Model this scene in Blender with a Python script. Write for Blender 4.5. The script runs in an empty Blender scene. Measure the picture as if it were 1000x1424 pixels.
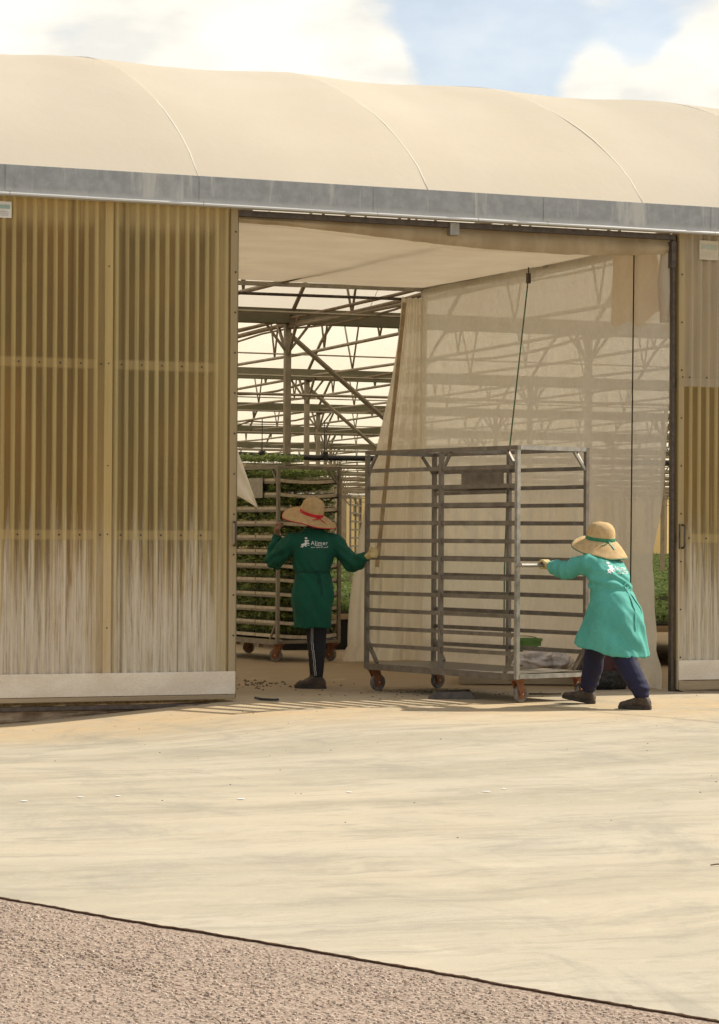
import bpy, bmesh, math, random
from mathutils import Vector, Matrix, noise
from mathutils.bvhtree import BVHTree
R = math.radians
random.seed(7)
scene = bpy.context.scene
COL = scene.collection

# ------------------------------------------------------------------ camera
YAW = R(21.6); F_PX = 3500.0; EYE = 1.35; DIST = 21.0
fwd0 = Vector((math.sin(YAW), math.cos(YAW), 0)); rgt0 = Vector((math.cos(YAW), -math.sin(YAW), 0))
CAM = Vector((-DIST*math.sin(YAW), -DIST*math.cos(YAW), EYE))
pitch = math.atan(33/F_PX); roll = 0.0058
fw = fwd0*math.cos(pitch) + Vector((0, 0, math.sin(pitch)))
up = Vector((0, 0, math.cos(pitch))) - fwd0*math.sin(pitch)
rr = rgt0*math.cos(roll) + up*math.sin(roll); uu = up*math.cos(roll) - rgt0*math.sin(roll)
cam = bpy.data.cameras.new('camera'); camo = bpy.data.objects.new('camera', cam); COL.objects.link(camo)
camo.matrix_world = Matrix(((rr.x, uu.x, -fw.x, CAM.x), (rr.y, uu.y, -fw.y, CAM.y), (rr.z, uu.z, -fw.z, CAM.z), (0, 0, 0, 1)))
cam.sensor_fit = 'VERTICAL'; cam.sensor_height = 24; cam.lens = F_PX/1424*24
cam.clip_start = .5; cam.clip_end = 3000
scene.camera = camo
def lat(l, d, z=0):                       # metres right of / ahead of the camera -> world
    return Vector((CAM.x, CAM.y, z)) + rgt0*l + fwd0*d

# ------------------------------------------------------------------ sun, sky, exposure
SUN = Vector((1.16, .06, 1.0)).normalized()
sun_el = math.asin(SUN.z); sun_az = math.atan2(SUN.x, SUN.y)
sl = bpy.data.lights.new('sun', 'SUN'); sl.energy = 4.6; sl.angle = R(.5); sl.color = (1, .94, .835)
so = bpy.data.objects.new('sun', sl); COL.objects.link(so)
so.rotation_euler = (-SUN).to_track_quat('-Z', 'Y').to_euler()
world = bpy.data.worlds.new('World'); scene.world = world; world.use_nodes = True
SKY_STRENGTH = .11
def build_sky():
    nt = world.node_tree; N = nt.nodes; L = nt.links
    for n in list(N): N.remove(n)
    out = N.new('ShaderNodeOutputWorld'); bg = N.new('ShaderNodeBackground'); bg.inputs[1].default_value = SKY_STRENGTH
    sk = N.new('ShaderNodeTexSky'); sk.sky_type = 'NISHITA'; sk.sun_disc = False
    sk.sun_elevation = sun_el; sk.sun_rotation = sun_az; sk.dust_density = 1.2; sk.ozone_density = 1.2; sk.air_density = 1.0
    tc = N.new('ShaderNodeTexCoord')
    mp = N.new('ShaderNodeMapping'); mp.inputs['Scale'].default_value = (1, 1, 2.2); mp.inputs['Location'].default_value = (.35, .1, .2)
    L.new(tc.outputs['Generated'], mp.inputs[0])
    nz = N.new('ShaderNodeTexNoise'); nz.inputs['Scale'].default_value = 9; nz.inputs['Detail'].default_value = 9; nz.inputs['Roughness'].default_value = .58
    L.new(mp.outputs[0], nz.inputs['Vector'])
    total = nz.outputs['Fac']
    def blob(u, v, rad, amt):
        nonlocal total
        d = (fw + rr*((u-500)/F_PX) - uu*((v-712)/F_PX)).normalized()
        vd = N.new('ShaderNodeVectorMath'); vd.operation = 'DISTANCE'; vd.inputs[1].default_value = d
        L.new(tc.outputs['Generated'], vd.inputs[0])
        mr = N.new('ShaderNodeMapRange'); mr.interpolation_type = 'SMOOTHSTEP'
        mr.inputs[1].default_value = rad; mr.inputs[2].default_value = rad*.2; mr.inputs[3].default_value = 0; mr.inputs[4].default_value = amt
        L.new(vd.outputs['Value'], mr.inputs[0])
        ad = N.new('ShaderNodeMath'); ad.operation = 'ADD'; L.new(total, ad.inputs[0]); L.new(mr.outputs[0], ad.inputs[1]); total = ad.outputs[0]
    # the cumulus banks and the blue gap between them
    blob(120, 60, .10, .16); blob(420, 60, .055, .28); blob(530, 90, .028, .2); blob(690, 30, .05, -.26); blob(640, 90, .025, -.1)
    blob(830, 125, .026, .28); blob(960, 120, .03, .3); blob(1010, 40, .022, .2); blob(885, 40, .02, -.18); blob(235, 30, .045, .22)
    cr = N.new('ShaderNodeMapRange'); cr.interpolation_type = 'SMOOTHSTEP'
    cr.inputs[1].default_value = .45; cr.inputs[2].default_value = .72; cr.inputs[3].default_value = .40
    L.new(total, cr.inputs[0])
    n2 = N.new('ShaderNodeTexNoise'); n2.inputs['Scale'].default_value = 22; n2.inputs['Detail'].default_value = 5
    L.new(mp.outputs[0], n2.inputs['Vector'])
    ramp = N.new('ShaderNodeValToRGB')
    ramp.color_ramp.elements[0].position = .35; ramp.color_ramp.elements[0].color = (6.0, 5.85, 5.4, 1)
    ramp.color_ramp.elements[1].position = .62; ramp.color_ramp.elements[1].color = (8.0, 7.5, 6.5, 1)
    L.new(n2.outputs['Fac'], ramp.inputs[0])
    mx = N.new('ShaderNodeMix'); mx.data_type = 'RGBA'
    L.new(cr.outputs[0], mx.inputs[0]); L.new(sk.outputs[0], mx.inputs[6]); L.new(ramp.outputs[0], mx.inputs[7])
    L.new(mx.outputs[2], bg.inputs[0]); L.new(bg.outputs[0], out.inputs[0])
build_sky()
vs = scene.view_settings; vs.view_transform = 'Standard'; vs.look = 'None'; vs.gamma = 1; vs.exposure = .47; vs.use_curve_mapping = False
scene.cycles.use_denoising = True; scene.cycles.max_bounces = 10; scene.cycles.diffuse_bounces = 6
scene.cycles.transparent_max_bounces = 24; scene.cycles.sample_clamp_indirect = 8; scene.cycles.transmission_bounces = 6

# ------------------------------------------------------------------ materials
def new_mat(name):
    m = bpy.data.materials.new(name); m.use_nodes = True
    nt = m.node_tree
    for n in list(nt.nodes): nt.nodes.remove(n)
    o = nt.nodes.new('ShaderNodeOutputMaterial')
    return m, nt, o
class G:                                        # tiny node-graph helper
    def __init__(s, nt): s.nt = nt; s.N = nt.nodes; s.L = nt.links; s.tc = s.N.new('ShaderNodeTexCoord')
    def put(s, sock, v):
        if isinstance(v, bpy.types.NodeSocket): s.L.new(v, sock)
        elif v is not None:
            if isinstance(v, tuple) and len(v) == 3 and sock.type == 'RGBA': v = v + (1,)
            sock.default_value = v
    def coord(s, scale=(1, 1, 1), rot=(0, 0, 0), kind='Object'):
        mp = s.N.new('ShaderNodeMapping'); mp.inputs['Scale'].default_value = scale; mp.inputs['Rotation'].default_value = rot
        s.L.new(s.tc.outputs[kind], mp.inputs[0]); return mp.outputs[0]
    def noise(s, vec, scale, detail=4, rough=.55, dist=0):
        n = s.N.new('ShaderNodeTexNoise'); s.L.new(vec, n.inputs['Vector'])
        n.inputs['Scale'].default_value = scale; n.inputs['Detail'].default_value = detail; n.inputs['Roughness'].default_value = rough; n.inputs['Distortion'].default_value = dist
        return n.outputs['Fac']
    def rng(s, v, a, b, c=0, d=1, smooth=True):
        m = s.N.new('ShaderNodeMapRange'); m.interpolation_type = 'SMOOTHSTEP' if smooth else 'LINEAR'
        s.put(m.inputs[0], v); m.inputs[1].default_value = a; m.inputs[2].default_value = b; m.inputs[3].default_value = c; m.inputs[4].default_value = d
        return m.outputs[0]
    def math(s, op, a, b=None):
        m = s.N.new('ShaderNodeMath'); m.operation = op; s.put(m.inputs[0], a)
        if b is not None: s.put(m.inputs[1], b)
        return m.outputs[0]
    def mix(s, f, a, b, blend='MIX'):
        m = s.N.new('ShaderNodeMix'); m.data_type = 'RGBA'; m.blend_type = blend
        s.put(m.inputs[0], f); s.put(m.inputs[6], a); s.put(m.inputs[7], b); return m.outputs[2]
    def sep(s, vec):
        n = s.N.new('ShaderNodeSeparateXYZ'); s.L.new(vec, n.inputs[0]); return n.outputs
    def bump(s, h, strength=.3, dist=.01):
        b = s.N.new('ShaderNodeBump'); b.inputs['Strength'].default_value = strength; b.inputs['Distance'].default_value = dist
        s.L.new(h, b.inputs['Height']); return b.outputs[0]
    def principled(s, col, rough=.6, metal=0, normal=None, spec=.4):
        p = s.N.new('ShaderNodeBsdfPrincipled'); s.put(p.inputs['Base Color'], col); s.put(p.inputs['Roughness'], rough)
        s.put(p.inputs['Metallic'], metal); p.inputs['Specular IOR Level'].default_value = spec
        if normal is not None: s.L.new(normal, p.inputs['Normal'])
        return p.outputs[0]
    def shader(s, kind, col, normal=None):
        n = s.N.new(kind); s.put(n.inputs['Color'], col)
        if normal is not None: s.L.new(normal, n.inputs['Normal'])
        return n.outputs[0]
    def smix(s, f, a, b):
        m = s.N.new('ShaderNodeMixShader'); s.put(m.inputs[0], f); s.L.new(a, m.inputs[1]); s.L.new(b, m.inputs[2]); return m.outputs[0]
def pmat(name, c1, c2, scale=8, rough=.6, metal=0, bump=.15, bdist=.005, stretch=(1, 1, 1), detail=5, lo=.35, hi=.65, fine=60, spec=.4):
    m, nt, o = new_mat(name); g = G(nt)
    v = g.coord(stretch)
    n = g.noise(v, scale, detail); col = g.mix(g.rng(n, lo, hi), c1, c2)
    f = g.noise(v, fine, 3)
    col = g.mix(g.rng(f, .3, .7, 0, .25), col, (c1[0]*.6, c1[1]*.6, c1[2]*.6))
    nt.links.new(g.principled(col, g.rng(n, .3, .7, rough-.08, rough+.08), metal, g.bump(g.noise(v, fine, 4), bump, bdist), spec), o.inputs[0])
    return m
def cloth_mat(name, c1, c2, transp=.2, transl=.5, scale=2.2, stain=None):
    m, nt, o = new_mat(name); g = G(nt)
    v = g.coord((1, 1, .35)); n = g.noise(v, scale, 6, .6)
    col = g.mix(g.rng(n, .35, .68), c1, c2)
    if stain: col = g.mix(g.rng(g.noise(g.coord(), 1.1, 7, .7), .6, .8, 0, .5), col, stain)
    nb = g.bump(g.noise(g.coord((1, 1, .5)), 9, 4), .12 if 'film' in name else .3, .02)
    s = g.smix(transl, g.shader('ShaderNodeBsdfDiffuse', col, nb), g.shader('ShaderNodeBsdfTranslucent', col, nb))
    if transp:
        wv = g.noise(g.coord((1, 1, 1)), 14, 3)
        s = g.smix(g.rng(wv, .3, .7, transp*.75, transp*1.25), s, g.shader('ShaderNodeBsdfTransparent', (1, .97, .9)))
    nt.links.new(s, o.inputs[0]); return m
M = {}
M['film'] = cloth_mat('roof film', (.80, .72, .585), (.84, .765, .635), 0, .5, .35)
M['film_in'] = cloth_mat('inner roof film', (.90, .82, .66), (.92, .85, .70), .08, .62, .5)
M['seam'] = pmat('pale seam tape', (.83, .755, .61), (.87, .80, .67), 6, .6, 0, .05)
M['net'] = cloth_mat('curtain mesh', (.90, .86, .77), (.93, .90, .83), .125, .6, 1.2)
M['cloth'] = cloth_mat('vestibule sheet', (.76, .68, .56), (.82, .75, .63), .01, .55, 1.5, (.62, .50, .34))
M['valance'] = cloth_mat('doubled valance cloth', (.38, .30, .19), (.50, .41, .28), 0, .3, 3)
M['cloth2'] = cloth_mat('gathered cloth', (.84, .77, .64), (.89, .84, .73), .05, .58, 3)
M['patch'] = cloth_mat('patch cloth', (.80, .70, .56), (.85, .76, .62), .08, .5, 3)
M['galv'] = pmat('galvanised steel', (.30, .28, .24), (.42, .39, .33), 14, .5, .55, .1)
M['trolley'] = pmat('worn trolley steel', (.15, .125, .095), (.26, .22, .17), 9, .55, .35, .2, lo=.3, hi=.75)
M['trolley_l'] = pmat('dull galvanised trolley steel', (.20, .175, .135), (.32, .28, .22), 9, .5, .4, .2, lo=.3, hi=.75)
M['truss'] = pmat('greenhouse frame steel', (.24, .20, .145), (.34, .29, .215), 5, .55, .3, .1)
M['rusty'] = pmat('rusty tie pipe', (.17, .12, .075), (.27, .20, .13), 6, .7, .2, .2)
M['igutter'] = pmat('inner gutter steel', (.19, .175, .12), (.28, .255, .18), 3, .6, .3, .1, stretch=(.2, 1, 1))
M['rust'] = pmat('rust', (.20, .075, .03), (.30, .13, .055), 18, .8, .1, .3)
M['rubber'] = pmat('grey wheel rubber', (.12, .105, .09), (.22, .195, .165), 30, .75, 0, .2)
M['dark'] = pmat('dark steel', (.07, .055, .045), (.12, .095, .075), 20, .5, .4, .1)
M['board'] = pmat('off white kick board', (.70, .60, .47), (.78, .69, .56), 3, .6, 0, .1, stretch=(1, 1, 2))
M['wood'] = pmat('weathered wood', (.34, .25, .15), (.46, .35, .22), 5, .8, 0, .3, stretch=(.15, 1, 2))
M['concrete_old'] = pmat('old kerb concrete', (.21, .14, .085), (.36, .265, .175), 7, .9, 0, .6, .02, fine=25)
M['white'] = pmat('polystyrene tray', (.48, .41, .30), (.62, .54, .41), 16, .8, 0, .2)
M['soil'] = pmat('dark peat', (.02, .015, .01), (.05, .035, .02), 30, .95, 0, .3)
M['paper'] = pmat('paper', (.66, .62, .55), (.74, .70, .64), 6, .8, 0, .05)
M['ink'] = pmat('green print', (.30, .40, .34), (.36, .46, .40), 6, .8, 0, .02)
M['inkgrey'] = pmat('grey print', (.40, .38, .36), (.48, .46, .44), 6, .8, 0, .02)
M['paper_f'] = pmat('yellowed paper', (.50, .43, .31), (.56, .49, .36), 6, .8, 0, .05)
M['ink_f'] = pmat('faded green print', (.36, .37, .28), (.42, .42, .33), 6, .8, 0, .02)
M['pipe'] = pmat('black pipe', (.018, .018, .02), (.035, .035, .04), 12, .45, 0, .05)
M['greencord'] = pmat('green cord', (.06, .14, .08), (.10, .19, .11), 50, .8, 0, .1)
M['blackcord'] = pmat('black cord', (.02, .018, .015), (.035, .03, .025), 50, .8, 0, .1)
M['sack'] = pmat('white sack', (.66, .57, .50), (.78, .69, .62), 12, .8, 0, .5, .01)
M['green'] = pmat('green bucket', (.10, .20, .04), (.14, .25, .06), 10, .5, 0, .1)
M['bag'] = pmat('black bag', (.012, .011, .011), (.03, .026, .024), 9, .35, 0, .9, .03, fine=14)
M['red'] = pmat('red', (.035, .005, .004), (.06, .008, .006), 20, .6, 0, .2)
M['redribbon'] = pmat('red ribbon', (.50, .012, .022), (.60, .02, .03), 30, .6, 0, .1)
M['grnribbon'] = pmat('green ribbon', (.02, .16, .07), (.03, .21, .10), 30, .6, 0, .1)
M['skin'] = pmat('skin', (.32, .17, .105), (.37, .21, .13), 12, .5, 0, .05)
M['hair'] = pmat('hair', (.02, .013, .01), (.035, .022, .015), 30, .5, 0, .4)
M['glove_y'] = pmat('tan work glove', (.50, .38, .16), (.62, .49, .24), 25, .8, 0, .3)
M['boot'] = pmat('brown boot leather', (.045, .030, .020), (.10, .068, .045), 16, .75, 0, .4)
M['sole'] = pmat('boot sole', (.03, .024, .018), (.07, .055, .04), 20, .85, 0, .3)
M['navy'] = pmat('navy trousers', (.010, .010, .030), (.018, .017, .048), 14, .85, 0, .3, stretch=(1, 1, .5))
M['black'] = pmat('black leggings', (.010, .009, .010), (.018, .016, .018), 14, .8, 0, .2)
M['stripe'] = pmat('white stripe', (.55, .52, .48), (.65, .62, .58), 20, .7, 0, .1)
M['print'] = pmat('white print', (.74, .74, .70), (.80, .80, .76), 20, .7, 0, .05)
M['coat_d'] = pmat('dark green cotton', (.003, .075, .043), (.005, .095, .056), 7, .85, 0, .35, .004, fine=90)
M['tie_d'] = pmat('darker green tape', (.003, .045, .027), (.004, .06, .036), 20, .85, 0, .2)
M['coat_l'] = pmat('sea green cotton', (.072, .325, .265), (.098, .385, .315), 7, .85, 0, .35, .004, fine=90)
M['stain'] = pmat('dark dirt', (.10, .07, .04), (.16, .11, .07), 10, .9, 0, .2)
M['farwall'] = cloth_mat('end wall sheet', (.78, .68, .44), (.84, .76, .54), 0, .5, .4)
M['under_shade'] = pmat('black skirt', (.008, .008, .008), (.014, .013, .012), 10, .8, 0, .1)

def leaf_mat(name, c1, c2):
    m, nt, o = new_mat(name); g = G(nt)
    oi = g.N.new('ShaderNodeNewGeometry')
    col = g.mix(oi.outputs['Random Per Island'], c1, c2)
    s = g.smix(.42, g.principled(col, .55, spec=.3), g.shader('ShaderNodeBsdfTranslucent', col))
    nt.links.new(s, o.inputs[0]); return m
M['leaf'] = leaf_mat('seedling leaf', (.16, .235, .065), (.46, .55, .21))
M['leaf2'] = leaf_mat('bench seedling leaf', (.10, .17, .05), (.30, .38, .14))

def straw_mat(name, c1, c2):
    m, nt, o = new_mat(name); g = G(nt)
    v = g.coord(); x, y, z = g.sep(v)
    rad = g.math('SQRT', g.math('ADD', g.math('MULTIPLY', x, x), g.math('MULTIPLY', y, y)))
    w = g.math('SINE', g.math('MULTIPLY', g.math('ADD', rad, g.math('MULTIPLY', z, -.8)), 760))
    ang = g.math('ARCTAN2', y, x); w2 = g.math('SINE', g.math('MULTIPLY', ang, 70))
    h = g.math('ADD', w, g.math('MULTIPLY', w2, .5))
    n = g.noise(v, 25, 4)
    col = g.mix(g.rng(n, .3, .7), c1, c2); col = g.mix(g.rng(w, -1, .2, .45, 0), col, (c1[0]*.45, c1[1]*.4, c1[2]*.35))
    nt.links.new(g.principled(col, .75, 0, g.bump(h, .35, .003), .25), o.inputs[0]); return m
M['straw'] = straw_mat('straw', (.50, .33, .15), (.62, .44, .22))

def gutter_mat():
    m, nt, o = new_mat('zinc gutter'); g = G(nt); v = g.coord()
    x, y, z = g.sep(v)
    n = g.noise(g.coord((1, 1, .12)), 3.2, 5, .65, .6); n2 = g.noise(v, 14, 5)
    col = g.mix(g.rng(n2, .3, .7), (.29, .295, .295), (.36, .365, .36))
    st = g.math('MAXIMUM', g.rng(n, .56, .66, 0, .7), g.rng(z, 4.095, 4.03, 0, .8))
    col = g.mix(st, col, (.56, .54, .49))
    run = g.noise(g.coord((9, 1, .5)), 3, 4, .6)
    col = g.mix(g.rng(run, .64, .74, 0, .5), col, (.60, .57, .52))
    nt.links.new(g.principled(col, .5, .25, g.bump(n2, .15, .003)), o.inputs[0]); return m
M['gutter'] = gutter_mat()

def fibre_mat(name, c_trough, c_ridge, c_white, transp, base=0.0):
    """old corrugated glass-fibre: amber, bleached near its foot, stained brown; crest highlights and trough shade painted in"""
    m, nt, o = new_mat(name); g = G(nt); v = g.coord(); x, y, z = g.sep(v)
    ridge = g.rng(y, -.004, -.017, 0, 1)                       # crest of the corrugation stands towards -y; its highlight is painted into the colour
    big = g.noise(g.coord((.9, 1, .45)), 1.3, 5, .6, .4)
    streak = g.noise(g.coord((16, 1, .35)), 1.6, 6, .65)
    fine = g.noise(g.coord((60, 8, 1.6)), 1.5, 4, .7)
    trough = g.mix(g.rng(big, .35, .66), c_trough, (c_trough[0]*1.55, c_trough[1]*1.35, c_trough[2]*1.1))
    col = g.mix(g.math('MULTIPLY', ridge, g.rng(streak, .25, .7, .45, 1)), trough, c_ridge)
    # bleaching rises from the foot in ragged streaks
    lim = g.math('ADD', g.math('MULTIPLY', g.math('SUBTRACT', streak, .5), 2.6), g.math('MULTIPLY', g.math('SUBTRACT', fine, .5), .7))
    foot = g.rng(g.math('SUBTRACT', z, lim), 1.60, .55, 0, 1)
    foot = g.math('MULTIPLY', foot, g.rng(fine, .34, .56, .35, 1))
    col = g.mix(foot, col, c_white)
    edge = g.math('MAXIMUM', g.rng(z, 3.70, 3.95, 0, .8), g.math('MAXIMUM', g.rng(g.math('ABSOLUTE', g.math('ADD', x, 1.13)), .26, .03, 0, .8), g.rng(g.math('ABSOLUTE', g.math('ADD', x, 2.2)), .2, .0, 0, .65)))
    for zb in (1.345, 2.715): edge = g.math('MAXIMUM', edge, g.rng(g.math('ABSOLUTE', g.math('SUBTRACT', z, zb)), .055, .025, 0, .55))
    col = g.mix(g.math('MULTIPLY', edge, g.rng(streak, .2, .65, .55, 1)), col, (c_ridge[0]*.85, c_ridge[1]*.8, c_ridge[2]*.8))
    run = g.noise(g.coord((11, 1, .12)), 1.0, 3, .5)
    col = g.mix(g.rng(run, .60, .68, 0, .6), col, (c_trough[0]*.85, c_trough[1]*.8, c_trough[2]*.75))
    d = g.noise(v, 38, 5, .7)
    col = g.mix(g.rng(d, .62, .78, 0, .5), col, (c_trough[0]*.5, c_trough[1]*.45, c_trough[2]*.4))
    p = g.principled(col, .5, 0, g.bump(d, .15, .003), .3)
    t = g.shader('ShaderNodeBsdfTranslucent', g.mix(.5, col, c_ridge))
    s = g.smix(.38, p, t)
    s = g.smix(g.math('MULTIPLY', g.rng(g.math('MAXIMUM', foot, edge), .1, .6, 1, .2), transp), s, g.shader('ShaderNodeBsdfTransparent', (.86, .68, .34)))
    nt.links.new(s, o.inputs[0]); return m
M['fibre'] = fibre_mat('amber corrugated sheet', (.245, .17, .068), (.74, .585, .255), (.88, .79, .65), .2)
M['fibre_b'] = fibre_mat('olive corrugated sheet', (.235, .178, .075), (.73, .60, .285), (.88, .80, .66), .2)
M['fibre_e'] = fibre_mat('pale edge sheet', (.30, .22, .10), (.56, .455, .25), (.72, .63, .48), 0)
M['fibre_grey'] = fibre_mat('greyed corrugated sheet', (.40, .33, .215), (.60, .52, .37), (.6, .54, .44), .12)
M['fibre_wall'] = fibre_mat('brown wall sheet', (.20, .15, .07), (.32, .24, .115), (.25, .2, .12), 0)
M['amberflat'] = pmat('amber edge strip', (.36, .26, .10), (.50, .385, .17), 2.5, .5, 0, .1, stretch=(4, 1, .4))
M['bleached'] = pmat('bleached edge strip', (.42, .335, .185), (.54, .45, .29), 2.5, .5, 0, .1, stretch=(4, 1, .4))

def ground_mat():
    m, nt, o = new_mat('pale concrete'); g = G(nt); v = g.coord(); x, y, z = g.sep(v)
    warp = g.noise(v, .9, 5, .6)
    big = g.noise(v, .33, 6, .62, .8)
    # arcs swept by trolleys and lorries turning out of the door
    dx = g.math('SUBTRACT', x, -3.5); dy = g.math('SUBTRACT', y, 7.5)
    rad = g.math('ADD', g.math('MULTIPLY', warp, .55), g.math('SQRT', g.math('ADD', g.math('MULTIPLY', dx, dx), g.math('MULTIPLY', dy, dy))))
    ang = g.math('ARCTAN2', dy, dx)
    cv = g.N.new('ShaderNodeCombineXYZ'); g.L.new(rad, cv.inputs[0]); g.L.new(g.math('MULTIPLY', ang, 1.7), cv.inputs[1])
    arc = g.noise(cv.outputs[0], 1.9, 10, .78, .8)
    cv2 = g.N.new('ShaderNodeCombineXYZ'); g.L.new(rad, cv2.inputs[0]); g.L.new(g.math('MULTIPLY', ang, 2.4), cv2.inputs[1])
    arc0 = g.noise(cv2.outputs[0], .8, 4, .5, .3)
    arc2 = g.noise(cv2.outputs[0], 5, 8, .76)
    mid = g.noise(v, 2.2, 7, .68); fine = g.noise(v, 55, 5, .7); grit = g.noise(v, 170, 3, .6)
    col = g.mix(g.rng(big, .36, .64), (.42, .368, .278), (.445, .38, .275))
    col = g.mix(g.rng(arc, .47, .64, 0, .46), col, (.26, .222, .16))
    col = g.mix(g.rng(arc0, .44, .62, 0, .5), col, (.32, .28, .20))
    col = g.mix(g.rng(arc2, .50, .66, 0, .55), col, (.25, .225, .175))
    col = g.mix(g.rng(mid, .52, .75, 0, .5), col, (.49, .425, .315))
    # ochre dust near the door
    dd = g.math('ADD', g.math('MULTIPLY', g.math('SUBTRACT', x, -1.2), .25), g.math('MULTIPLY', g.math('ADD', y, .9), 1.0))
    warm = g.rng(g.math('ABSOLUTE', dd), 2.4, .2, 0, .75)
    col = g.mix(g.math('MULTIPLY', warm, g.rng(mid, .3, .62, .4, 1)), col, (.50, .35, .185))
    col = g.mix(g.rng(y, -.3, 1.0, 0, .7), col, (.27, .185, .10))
    col = g.mix(g.rng(fine, .6, .78, 0, .35), col, (.27, .23, .17))
    col = g.mix(g.rng(grit, .66, .76, 0, .35), col, (.2, .165, .12))
    pat = g.noise(g.coord((1, .55, 1), (0, 0, .35)), 1.0, 9, .72, 1.2)
    col = g.mix(g.rng(pat, .50, .70, 0, .6), col, (.255, .235, .185))
    pat2 = g.noise(g.coord((.5, 1, 1), (0, 0, -.3)), 3.6, 9, .78, .8)
    col = g.mix(g.rng(pat2, .50, .68, 0, .5), col, (.27, .24, .18))
    col = g.mix(g.rng(pat2, .46, .30, 0, .5), col, (.50, .44, .33))
    spk = g.noise(v, 26, 6, .8)
    col = g.mix(g.rng(spk, .56, .72, 0, .45), col, (.25, .21, .155)); col = g.mix(g.rng(spk, .44, .30, 0, .4), col, (.53, .47, .36))
    h = g.math('ADD', g.math('MULTIPLY', fine, .6), g.math('MULTIPLY', mid, 1.0))
    nt.links.new(g.principled(col, .9, 0, g.bump(h, .35, .006), .2), o.inputs[0]); return m
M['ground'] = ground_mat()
def asphalt_mat():
    m, nt, o = new_mat('worn pinkish asphalt'); g = G(nt); v = g.coord()
    vo = g.N.new('ShaderNodeTexVoronoi'); vo.inputs['Scale'].default_value = 75; g.L.new(v, vo.inputs['Vector'])
    st = g.N.new('ShaderNodeSeparateColor'); g.L.new(vo.outputs['Color'], st.inputs[0])
    big = g.noise(v, 1.2, 6, .6); fine = g.noise(v, 130, 4, .7)
    col = g.mix(st.outputs[0], (.25, .178, .127), (.43, .33, .25))
    col = g.mix(g.rng(big, .35, .65, 0, .5), col, (.32, .25, .19))
    col = g.mix(g.rng(vo.outputs['Distance'], .45, .75, 0, .6), col, (.12, .085, .065))
    col = g.mix(g.rng(fine, .6, .75, 0, .6), col, (.13, .09, .07))
    h = g.math('ADD', g.math('MULTIPLY', vo.outputs['Distance'], -1), g.math('MULTIPLY', fine, .6))
    nt.links.new(g.principled(col, .9, 0, g.bump(h, .6, .006), .25), o.inputs[0]); return m
M['asphalt'] = asphalt_mat()
M['chip_a'] = pmat('pinkish chipping', (.33, .235, .17), (.42, .315, .235), 40, .9, 0, .2)
M['chip_b'] = pmat('pale chipping', (.41, .315, .24), (.50, .395, .305), 40, .9, 0, .2)
M['chip_c'] = pmat('dark chipping', (.19, .135, .10), (.25, .185, .14), 40, .9, 0, .2)
M['chip_d'] = pmat('grey chipping', (.28, .21, .16), (.36, .275, .215), 40, .9, 0, .2)
M['crack'] = pmat('dark joint', (.06, .033, .02), (.11, .065, .042), 30, 1, 0, .3, spec=0)

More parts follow.
